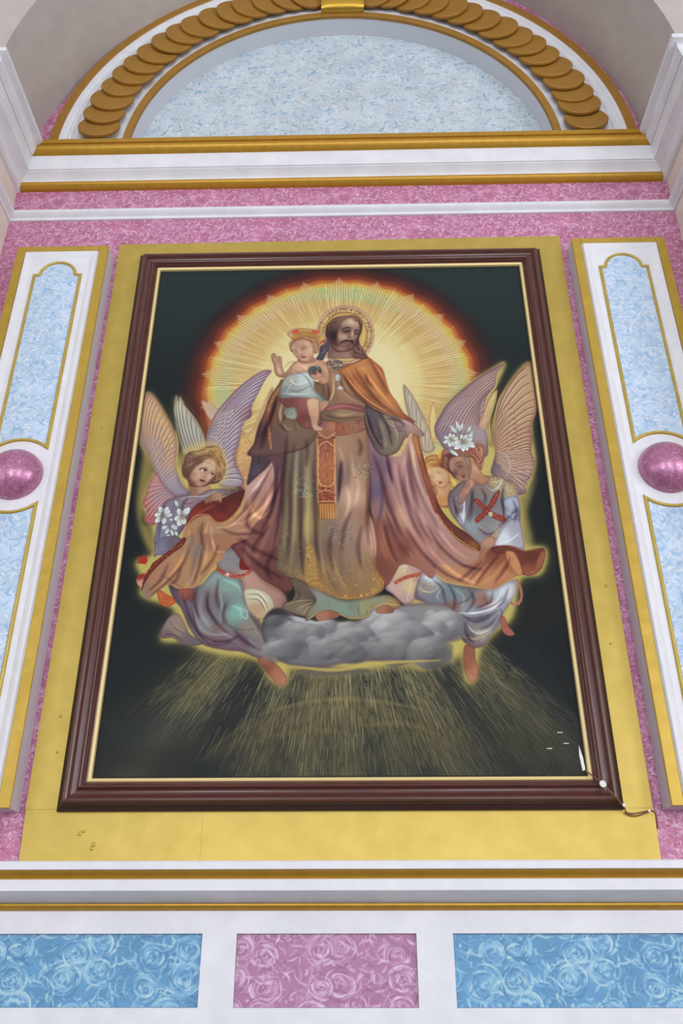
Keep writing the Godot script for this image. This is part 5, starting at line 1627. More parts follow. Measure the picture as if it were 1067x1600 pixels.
	st("340 306 343 324", 1.9, "126 84 62", 0.8, 0, 1.0)
	st("351 316 350 332", 1.9, "126 84 62", 0.8, 0, 1.0)
	fl("385 345 405 326 441 322 465 327 482 347 488 383 480 405 461 403 451 376 418 376 387 375", "398 352 206 160 124 427 352 216 172 134 465 347 200 152 116 480 389 186 138 106 451 370 160 112 86 413 370 196 150 116", 1, 1.0)
	st("403 343 422 361 442 358", 3.4, "168 122 96", 0.84, 1, 1.0)
	fl("400 325 417 316 443 316 446 331 417 337", "176 126 96", 1, 1.0)
	fl("358 448 358 410 373 375 394 369 418 365 439 364 448 394 447 423 466 441 482 464 471 480 453 463 434 451 396 447", "380 393 164 168 148 418 388 196 204 192 395 428 150 160 150 433 417 176 186 172 467 464 128 140 128 367 433 126 134 126", 1, 1.0)
	st("378 381 400 405 437 394", 3.3, "222 228 216", 0.91, 1, 1.0)
	st("367 410 400 428 442 406", 3.3, "106 116 112", 0.91, 1, 1.0)
	st("363 433 400 437 438 435", 3.3, "216 222 210", 0.91, 1, 1.0)
	st("413 370 433 394 443 429", 3.3, "112 122 116", 0.91, 1, 1.0)
	st("447 429 466 446 476 470", 3.3, "92 104 98", 0.91, 1, 1.0)
	st("389 375 385 405 372 434", 3.3, "206 210 196", 0.91, 1, 1.0)
	dab("371 387 399 381 409 405 376 422", 26, 4.8, "156 116 100,130 96 88", 0.5, 1.0)
	fl("428 457 443 449 459 455 463 481 460 514 457 534 470 543 471 551 456 553 445 545 439 520 431 486", "443 469 216 170 130 453 497 204 156 118 442 514 188 138 104 461 545 206 160 122", 1, 1.0)
	fl("460 464 481 458 485 470 467 492 462 486", "186 138 108", 1, 1.0)
	st("460 464 463 492 458 525", 2.8, "140 92 72", 0.84, 1, 1.0)
	st("460 543 461 551", 1.4, "130 84 62", 0.8, 0, 1.0)
	st("464 543 465 551", 1.4, "130 84 62", 0.8, 0, 1.0)
	st("468 543 469 551", 1.4, "130 84 62", 0.8, 0, 1.0)
	fl("430 358 439 346 456 345 465 359 463 379 449 388 435 379", "439 358 150 158 146 456 370 74 76 72 442 376 96 92 80", 0, 1.0)
	st("434 355 444 348 456 350", 2.4, "206 210 200", 0.8, 0, 1.0)
	st("443 358 455 366 452 379", 2.4, "176 136 104", 0.8, 0, 1.0)
	fl("440 379 449 364 461 370 466 388 452 393", "196 148 114", 0, 1.0)
	# child: halo and head
	fl("477 251 474 261 462 268 445 271 424 270 404 265 386 256 374 245 370 234 374 224 385 217 403 214 423 215 444 221 462 230 473 240", "150 110 78", 1, 0.8)
	fl("476 251 473 261 461 268 444 271 424 269 404 264 387 256 375 245 371 234 375 225 386 218 403 215 423 216 444 221 461 230 472 240", "240 222 200")
	fl("474 251 470 260 459 266 443 269 424 268 405 263 389 255 378 245 373 235 377 226 388 219 404 216 423 217 443 222 459 231 470 241", "204 164 84")
	fl("462 249 459 256 451 261 439 263 424 262 410 258 397 252 389 245 386 237 388 230 396 225 409 223 423 223 438 227 450 233 459 241", "176 128 66", 4)
	fl("381 228 390 220 402 218 400 227 407 233 389 235", "206 92 58", 0, 1.0)
	fl("436 219 451 223 459 232 446 236 433 234 438 227", "206 92 58", 0, 1.0)
	fl("461 263 473 255 474 261 461 270", "196 86 56", 0, 1.0)
	fl("382 251 389 245 391 254 385 258", "200 110 70", 1, 1.0)
	fl("377 274 378 264 389 254 406 248 425 245 441 248 455 261 458 278 457 296 450 304 442 298 435 277 429 261 406 256 391 260 387 281 389 295 381 293", "383 268 162 112 82 399 252 150 100 66 422 249 166 112 70 445 255 176 122 80 450 277 186 132 96 445 294 170 112 84 382 287 170 120 90", 1, 1.0)
	fl("381 287 386 266 394 257 412 254 430 259 440 275 443 296 442 314 435 328 420 331 407 328 397 315 387 301", "391 268 176 132 108 406 260 196 152 118 426 267 210 168 128 436 290 216 176 132 393 287 176 132 108 413 281 182 134 108 403 295 206 156 124 426 300 206 150 120 401 313 182 130 104 420 324 206 156 122 435 318 190 136 104 387 281 206 164 130", 1, 1.0)
	st("408 287 416 280 426 281", 2.3, "140 98 78", 1, 0, 1.0)
	st("410 291 415 287 421 287", 2.4, "92 66 60", 0.9, 0, 1.0)
	st("387 297 392 292 399 295", 2.1, "150 106 84", 1, 0, 1.0)
	st("392 299 397 297 402 298", 2.3, "92 66 60", 0.9, 0, 1.0)
	st("404 291 405 299 410 303", 1.9, "222 180 146", 1, 0, 1.0)
	st("406 304 411 306 415 305", 1.6, "160 104 82", 0.85, 0, 1.0)
	fl("409 314 415 311 422 312 424 315 417 318 412 318", "170 82 72", 0, 1.0)
	st("410 314 417 315 423 314", 1.2, "116 56 52", 0.85, 0, 1.0)
	shf("421 295 434 294 433 310 423 310", 1.08, 4)
	sh("399 319 414 330 430 330", 3.2, 0.8, 2, 1.0)
	sh("436 314 442 306", 3.2, 0.85, 2, 1.0)
	fl("441 281 447 275 450 282 449 294 443 292", "180 122 92", 1, 1.0)
	st("444 281 446 290", 1.3, "130 80 62", 0.7, 0, 1.0)
	st("380 270 383 260 391 256", 2.6, "196 146 104", 0.98, 0, 1.0)
	st("391 258 402 252 415 254", 2.6, "182 130 84", 0.98, 0, 1.0)
	st("412 248 425 248 432 254", 2.6, "206 152 102", 0.98, 0, 1.0)
	st("432 252 442 257 451 255", 2.6, "214 162 112", 0.98, 0, 1.0)
	st("438 265 448 269 455 282", 2.6, "212 160 118", 0.98, 0, 1.0)
	st("450 286 454 296 450 302", 2.6, "206 152 114", 0.98, 0, 1.0)
	st("379 280 381 289", 2.6, "206 156 120", 0.98, 0, 1.0)
	st("386 260 393 258 406 257", 2.1, "120 76 54", 0.91, 0, 1.0)
	st("425 256 435 259 442 271", 2.1, "120 76 54", 0.91, 0, 1.0)
	st("442 261 452 271 457 286", 2.1, "120 76 54", 0.91, 0, 1.0)
	st("382 280 384 293 387 297", 2.1, "120 76 54", 0.91, 0, 1.0)
	st("402 250 412 248", 2.1, "120 76 54", 0.91, 0, 1.0)
	sh("366 349 379 333 393 329", 3.5, 0.78, 2, 1.0)
	sh("387 353 402 366 415 368", 4.8, 0.82, 3, 1.0)
	shf("401 342 420 338 427 354 411 360", 1.1, 4)
	sh("340 329 343 361 354 379", 4.2, 0.72, 2, 1.0)
	sh("355 341 362 357 367 361", 3.2, 0.85, 2, 1.0)
	sh("348 345 354 361 362 369", 3.8, 1.15, 2, 1.0)
	st("332 308 333 320 338 331", 1.8, "120 82 66", 0.75, 0, 1.0)
	st("338 304 341 316", 1.8, "120 82 66", 0.75, 0, 1.0)
	st("352 313 349 325 354 331", 1.8, "120 82 66", 0.75, 0, 1.0)
	sh("473 343 478 363 485 379", 3.2, 1.18, 2, 1.0)
	sh("463 382 475 394 483 394", 4.1, 1.15, 3, 1.0)
	sh("465 339 462 359 466 375", 3.5, 0.78, 3, 1.0)
	fl("429 360 433 348 446 343 457 351 461 363 456 374 443 378 432 372", "440 356 92 96 90 450 362 70 68 66 435 370 100 96 88 447 374 96 80 72", 0, 1.0)
	st("433 350 446 344 459 357", 1.6, "196 200 192", 0.85, 0, 1.0)
	st("432 358 435 350", 1.6, "130 140 130", 0.7, 0, 1.0)
	fl("435 376 443 372 451 374 450 360 454 356 458 368 466 369 466 380 453 386 440 384", "447 376 196 140 110 461 374 206 146 112 453 362 190 134 106", 1, 1.0)
	st("450 360 453 370", 1.2, "120 76 62", 0.7, 0, 1.0)
	st("443 375 451 377", 1.2, "126 80 66", 0.7, 0, 1.0)
	dab("378 377 402 375 401 409 379 408", 40, 3.2, "176 112 108,120 96 96,206 160 150", 0.7, 0.6)
	# deeper folds, lower left
	sh("149 995 172 1051 198 1094 243 1117", 6.8, 0.66, 2, 1.0)
	sh("212 991 212 1035 241 1082", 6.8, 0.66, 2, 1.0)
	sh("232 959 230 1003 238 1035", 6.8, 0.66, 2, 1.0)
	sh("274 1083 301 1113 342 1136", 6.6, 0.66, 2, 1.0)
	sh("289 1098 265 1113 228 1113", 6.6, 0.66, 2, 1.0)
	sh("255 1020 248 1047 255 1075", 6.7, 0.66, 2, 1.0)
	sh("305 1044 324 1068 336 1091", 6.7, 0.66, 2, 1.0)
	sh("185 979 181 1019 195 1059", 6.8, 0.66, 2, 1.0)
	sh("197 995 197 1043 226 1086", 5.4, 1.25, 2, 1.0)
	sh("244 963 279 980 288 1004", 5.4, 1.25, 2, 1.0)
	sh("263 1028 286 1036 291 1059", 5.3, 1.25, 2, 1.0)
	sh("241 1090 272 1106 302 1132", 5.3, 1.25, 2, 1.0)
	sh("321 1083 345 1121", 5.3, 1.25, 2, 1.0)
	sh("157 870 146 921 109 970 78 1002", 7.7, 0.7, 2, 1.0)
	sh("188 879 185 929 173 975", 7.7, 0.7, 2, 1.0)
	sh("226 871 214 913 190 950", 7.7, 0.7, 2, 1.0)
	sh("111 920 97 962 73 990", 7.6, 0.7, 2, 1.0)
	sh("143 929 134 962 120 974", 7.6, 0.7, 2, 1.0)
	sh("147 891 125 945 91 982", 6.2, 1.2, 2, 1.0)
	sh("199 866 198 909 182 946", 6.2, 1.2, 2, 1.0)
	sh("177 929 168 962 155 983", 6.1, 1.2, 2, 1.0)
	sh("220 892 208 934", 6.1, 1.2, 2, 1.0)
	sh("281 880 321 922 384 964", 10.0, 0.66, 3, 1.0)
	sh("272 854 320 889 374 915", 10.1, 0.66, 3, 1.0)
	sh("304 889 344 931", 8.0, 1.2, 3, 1.0)
	# deeper folds, lower right
	sh("672 832 707 897 757 951 811 978", 8.3, 0.7, 2, 1.0)
	sh("722 823 752 884 798 929 846 943", 8.3, 0.7, 2, 1.0)
	sh("847 921 813 951 787 973", 8.1, 0.7, 2, 1.0)
	sh("889 903 854 943 827 982", 8.1, 0.7, 2, 1.0)
	sh("913 912 894 948 866 982", 8.1, 0.7, 2, 1.0)
	sh("693 832 727 892 781 951 827 978", 6.6, 1.2, 2, 1.0)
	sh("747 833 777 884 815 916", 6.6, 1.2, 2, 1.0)
	sh("868 921 837 956 815 982", 6.5, 1.2, 2, 1.0)
	sh("906 939 884 965 859 982", 6.4, 1.2, 2, 1.0)
	sh("720 959 747 986 756 1029", 5.6, 0.64, 2, 1.0)
	sh("763 977 777 1012 771 1046", 5.6, 0.64, 2, 1.0)
	sh("810 991 820 1021 798 1050", 5.6, 0.64, 2, 1.0)
	sh("790 1054 820 1071 869 1051", 5.5, 0.64, 2, 1.0)
	sh("796 1071 798 1104 816 1124", 5.5, 0.64, 2, 1.0)
	sh("865 995 855 1025 822 1038", 5.6, 0.64, 2, 1.0)
	sh("902 987 887 1021 870 1038", 5.6, 0.64, 2, 1.0)
	sh("826 1088 850 1080 872 1055", 5.4, 0.64, 2, 1.0)
	sh("708 959 731 968 747 977", 4.5, 1.28, 2, 1.0)
	sh("778 990 797 1012 791 1037", 4.5, 1.28, 2, 1.0)
	sh("834 995 840 1012", 4.5, 1.28, 2, 1.0)
	sh("806 1050 845 1051 887 1021", 4.4, 1.28, 2, 1.0)
	sh("882 987 871 1017", 4.5, 1.28, 2, 1.0)
	sh("807 1088 826 1096 849 1092", 4.4, 1.28, 2, 1.0)
	# deeper folds, right cloak and angel
	sh("685 597 693 673 717 755 754 842", 6.5, 0.72, 3, 1.0)
	sh("702 623 710 682 728 747", 6.5, 0.72, 3, 1.0)
	sh("683 640 673 723 698 803 732 876", 6.5, 0.72, 3, 1.0)
	sh("694 589 704 657 725 739 762 834", 5.2, 1.2, 3, 1.0)
	sh("672 640 684 715 708 795 746 872", 5.2, 1.2, 3, 1.0)
	sh("791 748 795 788 810 827", 5.6, 0.64, 2, 1.0)
	sh("835 725 835 765 824 820", 5.6, 0.64, 2, 1.0)
	sh("859 725 868 749 862 773", 5.6, 0.64, 2, 1.0)
	sh("915 726 908 766 908 805", 5.6, 0.64, 2, 1.0)
	sh("933 758 940 790 930 821", 5.6, 0.64, 2, 1.0)
	sh("844 835 863 851 884 847", 5.5, 0.64, 2, 1.0)
	sh("892 828 914 813 941 782", 5.5, 0.64, 2, 1.0)
	sh("809 736 814 768", 4.5, 1.25, 2, 1.0)
	sh("851 733 852 765", 4.5, 1.25, 2, 1.0)
	sh("926 758 929 797", 4.4, 1.25, 2, 1.0)
	sh("871 836 898 836", 4.4, 1.25, 2, 1.0)
	sh("944 750 946 786", 4.5, 1.25, 2, 1.0)
	# deeper folds, upper left cloak
	sh("345 652 322 710 293 766 260 809", 7.2, 0.68, 2, 1.0)
	sh("374 678 352 751 323 806", 7.2, 0.68, 2, 1.0)
	sh("312 718 292 750 280 782", 7.1, 0.68, 2, 1.0)
	sh("227 829 269 845 318 841", 6.9, 0.68, 2, 1.0)
	sh("184 809 183 847 194 889", 7.0, 0.68, 2, 1.0)
	sh("158 828 165 874", 6.9, 0.68, 2, 1.0)
	sh("331 673 308 718 286 762", 5.7, 1.22, 2, 1.0)
	sh("361 702 335 763 295 810", 5.7, 1.22, 2, 1.0)
	sh("247 821 288 810 315 783", 5.6, 1.22, 2, 1.0)
	sh("205 813 208 852 220 882", 5.6, 1.22, 2, 1.0)
	sh("85 764 82 804 81 858", 5.6, 0.66, 2, 1.0)
	sh("112 752 106 796", 5.7, 0.66, 2, 1.0)
	sh("143 741 131 765 130 796", 5.7, 0.66, 2, 1.0)
	sh("95 756 88 796", 4.5, 1.22, 2, 1.0)
	sh("76 815 78 862", 4.5, 1.22, 2, 1.0)
	# brush grain over everything
	var fnl := FastNoiseLite.new()
	fnl.seed = 3
	fnl.frequency = 0.16
	fnl.fractal_octaves = 3
	var im := fnl.get_image(ART_W, ART_H)
	im.convert(Image.FORMAT_L8)
	var gd := im.get_data()
	var out := PackedByteArray()
	out.resize(ART_W * ART_H * 3)
	for i in ART_W * ART_H:
		var v := A[i] * (0.965 + 0.07 * gd[i] / 255.0) * ART_GAIN
		var lum := v.x * 0.3 + v.y * 0.59 + v.z * 0.11
		v = v.lerp(Vector3(lum, lum, lum), 0.15)
		v = v.lerp(v * v * (Vector3.ONE * 3.0 - 2.0 * v), 0.08)
		out[i * 3] = int(clampf(v.x, 0, 1) * 255)
		out[i * 3 + 1] = int(clampf(v.y, 0, 1) * 255)
		out[i * 3 + 2] = int(clampf(v.z, 0, 1) * 255)
	var res := Image.create_from_data(ART_W, ART_H, false, Image.FORMAT_RGB8, out)
	res.generate_mipmaps()
	return ImageTexture.create_from_image(res)

const ART_GAIN := 0.96
const EDGE := 0.2


# ---------------------------------------------------------------- the place
func _ready() -> void:
	var cam := Camera3D.new()
	cam.name = "camera"
	add_child(cam)
	cam.fov = 62.82
	cam.position = Vector3(0, 1.55, 3.5)
	cam.rotation = Vector3(deg_to_rad(28.06), deg_to_rad(1.16), deg_to_rad(-0.03))
	cam.current = true
	var we := WorldEnvironment.new()
	we.name = "world_environment"
	var env := Environment.new()
	env.background_mode = Environment.BG_SKY
	var sky := Sky.new()
	var psm := ProceduralSkyMaterial.new()
	psm.sky_top_color = Color(0.55, 0.68, 0.86)
	psm.sky_horizon_color = Color(0.85, 0.88, 0.92)
	psm.ground_horizon_color = Color(0.75, 0.75, 0.74)
	psm.ground_bottom_color = Color(0.5, 0.5, 0.48)
	psm.sun_angle_max = 0.0
	sky.sky_material = psm
	env.sky = sky
	env.tonemap_mode = Environment.TONE_MAPPER_LINEAR
	env.tonemap_exposure = 0.52
	env.sdfgi_enabled = true
	env.ssao_enabled = true
	env.ssil_enabled = true
	we.environment = env
	add_child(we)
	# daylight through the windows of the nave: [middle, width, height, facing turn in degrees, energy]
	for w in WINDOWS:
		var al := AreaLight3D.new()
		al.name = numbered("window_daylight")
		add_child(al, true)
		al.area_size = Vector2(w[1], w[2])
		al.position = w[0]
		al.rotation = Vector3(0, deg_to_rad(w[3]), 0)
		al.position += al.basis * Vector3(0, 0, -0.12)
		al.light_energy = w[4]
		al.light_color = Color(0.952, 0.968, 1.0)
		al.shadow_enabled = true
		al.area_range = 40.0
		al.area_attenuation = 2.0
	make_materials()
	nave()
	niche()
	lunette()
	cornice()
	ledge()
	surround()
	painting()
	side_panel(-1.617, "left side panel with pink boss, pale blue fields and gold border on the niche wall")
	side_panel(1.453, "right side panel with pink boss, pale blue fields and gold border on the niche wall")
	fittings()

const WINDOWS := [
	[Vector3(-2.6, 3.5, 13.0), 1.8, 4.6, 0.0, 58.0],
	[Vector3(2.4, 3.5, 13.0), 1.8, 4.6, 0.0, 58.0],
	[Vector3(-6.0, 3.4, 5.2), 2.2, 3.6, -90.0, 11.0],
	[Vector3(6.0, 3.4, 5.2), 2.2, 3.6, 90.0, 40.0],
	[Vector3(-6.0, 3.4, 9.2), 2.2, 3.6, -90.0, 11.0],
	[Vector3(6.0, 3.4, 9.2), 2.2, 3.6, 90.0, 40.0],
]

# A wall with rectangular openings, built of blocks round them. horizontal axis runs a0..a1, openings [a_mid, y_mid, width, height]
func pierced(called: String, a0: float, a1: float, top: float, thick0: float, thick1: float, along_x: bool, holes: Array, label: String) -> void:
	var cuts := [a0]
	holes.sort_custom(func(p, q): return p[0] < q[0])
	for h in holes:
		cuts.append(h[0] - h[2] / 2)
		cuts.append(h[0] + h[2] / 2)
	cuts.append(a1)
	for i in cuts.size() - 1:
		var spans := [[0.0, top]]
		if i % 2 == 1:
			var h = holes[i / 2]
			spans = [[0.0, h[1] - h[3] / 2], [h[1] + h[3] / 2, top]]
		for s in spans:
			if along_x: box(cuts[i], cuts[i + 1], s[0], s[1], thick0, thick1)
			else: box(thick0, thick1, s[0], s[1], cuts[i], cuts[i + 1])
	tag(build(called, M.white), label, "wall", "", "structure")

func nave() -> void:
	box(-6.5, 6.5, -0.2, 0.0, -0.6, 13.5)
	tag(build("floor", M.floor), "stone floor of the church nave in front of the niche", "floor", "", "structure")
	box(-6.5, 6.5, 9.0, 9.2, -0.6, 13.5)
	tag(build("ceiling_nave", M.white), "white flat ceiling high above the nave", "ceiling", "", "structure")
	pierced("wall_rear", -6.0, 6.0, 9.0, 12.95, 13.25, true, [[-2.6, 3.5, 1.8, 4.6], [2.4, 3.5, 1.8, 4.6]], "rear wall of the nave with two tall windows")
	pierced("wall_west", 0.0, 13.25, 9.0, -6.25, -5.95, false, [[5.2, 3.4, 2.2, 3.6], [9.2, 3.4, 2.2, 3.6]], "left wall of the nave with two windows")
	pierced("wall_east", 0.0, 13.25, 9.0, 5.95, 6.25, false, [[5.2, 3.4, 2.2, 3.6], [9.2, 3.4, 2.2, 3.6]], "right wall of the nave with two windows")
	var k := 0
	for w in WINDOWS:
		k += 1
		var win := thing("window_%d" % k, w[0], "tall nave window %s with a thin glazing frame" % ["in the rear wall beside the left aisle", "in the rear wall beside the right aisle", "in the left wall nearer the niche", "in the right wall nearer the niche", "in the left wall farther from the niche", "in the right wall farther from the niche"][k - 1], "window", "structure")
		win.rotation.y = deg_to_rad(w[3])
		box(-w[1] / 2, w[1] / 2, -w[2] / 2, w[2] / 2, -0.004, 0.004)
		build("pane", M.glass, win)
		for e in [[-w[1] / 2, -w[1] / 2 + 0.06, -w[2] / 2, w[2] / 2], [w[1] / 2 - 0.06, w[1] / 2, -w[2] / 2, w[2] / 2], [-0.025, 0.025, -w[2] / 2, w[2] / 2], [-w[1] / 2, w[1] / 2, -w[2] / 2, -w[2] / 2 + 0.06], [-w[1] / 2, w[1] / 2, w[2] / 2 - 0.06, w[2] / 2]]:
			box(e[0], e[1], e[2], e[3], -0.04, 0.04)
			build("window_frame", M.white, win)

const SIDE_L := -2.02
const SIDE_R := 1.858
const DEEP := 0.56

# Radius of the vault by angle in degrees, at the wall and at the front edge: the plaster is not quite round.
func vault_r(deg: float, front: float) -> float:
	var keys := [0.0, 1.90, 5.0, 1.868, 20.0, 1.866, 37.0, 1.89, 52.0, 1.925, 75.0, 1.90, 100.0, 1.84, 122.0, 1.79, 136.0, 1.786, 158.0, 1.846, 174.0, 1.90, 180.0, 1.94]
	var r := 1.9
	for i in range(0, keys.size() - 2, 2):
		if deg >= keys[i] and deg <= keys[i + 2]:
			r = lerpf(keys[i + 1], keys[i + 3], smoothstep(keys[i], keys[i + 2], deg))
	return lerpf(r, 1.915, front)

func niche() -> void:
	box(-2.5, 2.35, 0.0, SPRING, -0.5, 0.0)
	var wb := tag(build("wall_back", M.pink), "pink brushed plaster back wall of the altar niche", "wall", "", "structure")
	var c := Vector2(CX, SPRING)
	wall_sweep(arc(c, 1.36, 0, 180, 72), 0.0, PackedVector2Array([Vector2(0, -0.4), Vector2(0, 0), Vector2(-0.85, 0), Vector2(-0.85, -0.4)]))
	build("spandrel", M.pink, wb)
	for s in [-1, 1]:
		var x0 := SIDE_L if s < 0 else SIDE_R
		box(minf(x0, x0 + s * 4.3), maxf(x0, x0 + s * 4.3), 0.0, SPRING, 0.0, DEEP)
		tag(build("wall_left" if s < 0 else "wall_right", M.cream), "cream %s side wall of the niche" % ("left" if s < 0 else "right"), "wall", "", "structure")
	# the shallow barrel vault and the front wall round its mouth
	var n := 72
	for i in n:
		for j in 4:
			var q := []
			for e in [[i, j], [i + 1, j], [i + 1, j + 1], [i, j + 1]]:
				var a: float = 180.0 * e[0] / n
				var r := vault_r(a, e[1] / 4.0)
				q.append(Vector3(c.x + cos(deg_to_rad(a)) * r, c.y + sin(deg_to_rad(a)) * r, DEEP * e[1] / 4.0))
			quad(q[0], q[3], q[2], q[1])
		var w := []
		for e in [i, i + 1]:
			var a := deg_to_rad(180.0 * e / n)
			var d := Vector2(cos(a), sin(a))
			w.append([c + d * vault_r(180.0 * e / n, 0.0), c + d * vault_r(180.0 * e / n, 1.0), c + d * 2.4])
		quad(v3(w[0][0], 0), v3(w[1][0], 0), v3(w[1][2], 0), v3(w[0][2], 0))
		quad(v3(w[0][1], DEEP), v3(w[0][2], DEEP), v3(w[1][2], DEEP), v3(w[1][1], DEEP))
		quad(v3(w[0][2], 0), v3(w[1][2], 0), v3(w[1][2], DEEP), v3(w[0][2], DEEP))
	for e in [0, 1]:
		var sg := 1.0 if e == 0 else -1.0
		var a := 0.0 if e == 0 else 180.0
		var p := [Vector3(c.x + sg * vault_r(a, 0), c.y, 0), Vector3(c.x + sg * 2.4, c.y, 0), Vector3(c.x + sg * 2.4, c.y, DEEP), Vector3(c.x + sg * vault_r(a, 1), c.y, DEEP)]
		if e == 0: quad(p[0], p[1], p[2], p[3])
		else: quad(p[3], p[2], p[1], p[0])
	tag(build("ceiling_vault", M.vault, null, 20.0), "plain grey white barrel vault over the lunette", "ceiling", "", "structure")
	# front wall above and beside the arch
	var outline := arc(c, 2.395, 0, 180, 60)
	outline.append(Vector2(-6.2, SPRING))
	outline.append(Vector2(-6.2, 9.0))
	outline.append(Vector2(6.2, 9.0))
	outline.append(Vector2(6.2, SPRING))
	slab(outline, 0.0, DEEP)
	tag(build("wall_front", M.white), "white nave wall round the mouth of the niche arch", "wall", "", "structure")

func lunette() -> void:
	var c := Vector2(CX + 0.008, SPRING)
	var t := thing("lunette", Vector3.ZERO, "semicircular lunette with pale blue field and row of overlapping gold discs above the cornice", "lunette")
	var field := arc(c, 1.40, 0, 180, 64)
	slab(field, -0.16, -0.10)
	tag(build("field", M.tymp, t), "pale blue and white brushed plaster field")
	wall_sweep(arc(c, 1.312, 0, 180, 72), 0.0, PackedVector2Array([Vector2(0, -0.10), Vector2(0, 0.03), Vector2(-0.06, 0.03), Vector2(-0.06, -0.10)]))
	build("reveal", M.reveal, t)
	wall_sweep(arc(c, 1.309, 0, 180, 72), 0.03, PackedVector2Array([Vector2(-0.001, -0.012), Vector2(-0.001, 0.009), Vector2(-0.004, 0.012), Vector2(-0.043, 0.012), Vector2(-0.046, 0.009), Vector2(-0.046, -0.012)]))
	tag(build("inner_rim", M.disc, t), "brown gold inner rim")
	wall_sweep(arc(c, 1.340, 0, 180, 72), 0.0, PackedVector2Array([Vector2(0, 0), Vector2(0, 0.026), Vector2(-0.335, 0.026), Vector2(-0.342, 0.036), Vector2(-0.355, 0.040), Vector2(-0.368, 0.030), Vector2(-0.378, 0.030), Vector2(-0.388, 0.044), Vector2(-0.420, 0.044), Vector2(-0.420, 0)]))
	tag(build("archivolt", M.white, t), "white moulded arch band")
	wall_sweep(arc(c, 1.752, 0, 180, 72), 0.0, PackedVector2Array([Vector2(0, 0), Vector2(0, 0.046), Vector2(-0.003, 0.049), Vector2(-0.055, 0.049), Vector2(-0.058, 0.046), Vector2(-0.058, 0)]))
	tag(build("outer_rim", M.disc, t), "brown gold outer rim")
	var rng := RandomNumberGenerator.new()
	rng.seed = 4
	for s in [-1, 1]:
		for k in 16:
			var deg := 6.6 + 4.98 * k + rng.randf_range(-0.35, 0.35)
			var a := deg_to_rad(deg) if s > 0 else PI - deg_to_rad(deg)
			disc_shape(0.131 + rng.randf_range(-0.004, 0.004))
			var d := build("disc", M.disc, t, 50.0)
			var radial := Vector3(cos(a), sin(a), 0)
			var along: Vector3 = Vector3(-sin(a), cos(a), 0) * s       # towards the keystone
			var tilt := deg_to_rad(11.0 + rng.randf_range(-1.5, 1.5))
			var x := radial
			var y: Vector3 = (along * cos(tilt) - Vector3(0, 0, 1) * sin(tilt)).normalized()
			d.transform = Transform3D(Basis(x, y, x.cross(y)) if s > 0 else Basis(-x, y, (-x).cross(y)), v3(c, 0.064 + rng.randf_range(0, 0.004)) + radial * (1.512 + rng.randf_range(-0.005, 0.005)))
	# keystone: a swollen block over the middle of the band
	var kw := 0.145
	var n := 12
	for i in n:
		for j in n:
			var q := []
			for e in [[i, j], [i + 1, j], [i + 1, j + 1], [i, j + 1]]:
				var u: float = 2.0 * e[0] / n - 1.0
				var v: float = 2.0 * e[1] / n - 1.0
				v = sin(v * PI / 2)
				var swell := keystone_swell(u, v)
				q.append(Vector3(u * kw, v * 0.14, 0.035 + swell))
			quad(q[0], q[1], q[2], q[3])
	for e in [[-1, 0], [1, 0], [0, -1], [0, 1]]:
		for i in n:
			var p := []
			for u in [2.0 * i / n - 1.0, 2.0 * (i + 1) / n - 1.0]:
				var uu: float = e[0] if e[0] != 0 else u
				var vv: float = e[1] if e[1] != 0 else u
				if e[1] == 0: vv = sin(vv * PI / 2)
				var swell := keystone_swell(uu, vv)
				p.append(Vector3(uu * kw, vv * 0.14, 0.035 + swell))
			var b0 := Vector3(p[0].x, p[0].y, 0.0)
			var b1 := Vector3(p[1].x, p[1].y, 0.0)
			if e[0] + e[1] * -1 > 0: quad(p[0], b0, b1, p[1])
			else: quad(p[0], p[1], b1, b0)
	quad(Vector3(-kw, -0.14, 0), Vector3(-kw, 0.14, 0), Vector3(kw, 0.14, 0), Vector3(kw, -0.14, 0))
	var ks := build("keystone", M.bright_gold, t, 50.0)
	ks.position = v3(c, 0.03) + Vector3(0.012, 1.472, 0)
	tag(ks, "swollen bright gold keystone block")

func keystone_swell(u: float, v: float) -> float:
	return 0.052 * sqrt(maxf(0.0, 1.0 - v * v)) * (1.0 - 0.22 * pow(absf(u), 4.0))

func disc_shape(r: float) -> void:
	var prof := [Vector2(0, 0.011), Vector2(r - 0.006, 0.011), Vector2(r - 0.001, 0.008), Vector2(r, 0.003), Vector2(r, -0.008), Vector2(r - 0.003, -0.011), Vector2(0, -0.011)]
	var seg := 40
	for j in prof.size() - 1:
		for k in seg:
			var q := []
			for e in [[j, k], [j, k + 1], [j + 1, k + 1], [j + 1, k]]:
				var a: float = TAU * e[1] / seg
				q.append(Vector3(cos(a) * prof[e[0]].x, sin(a) * prof[e[0]].x, prof[e[0]].y))
			if j == 0: tri(q[0], q[3], q[2])
			elif j == prof.size() - 2: tri(q[0], q[2], q[1])
			else: quad(q[0], q[3], q[2], q[1])

# half-round bulge between two heights, for gold mouldings
func bulge(z0: float, y0: float, z1: float, y1: float, out: float, n := 8) -> PackedVector2Array:
	var p := PackedVector2Array()
	for i in n + 1:
		var f := float(i) / n
		p.append(Vector2(lerpf(z0, z1, f) + sin(PI * f) * out, lerpf(y0, y1, f)))
	return p

func back_close(p: PackedVector2Array, z := -0.05) -> PackedVector2Array:
	var q := p.duplicate()
	q.append(Vector2(z, p[-1].y))
	q.append(Vector2(z, p[0].y))
	return q

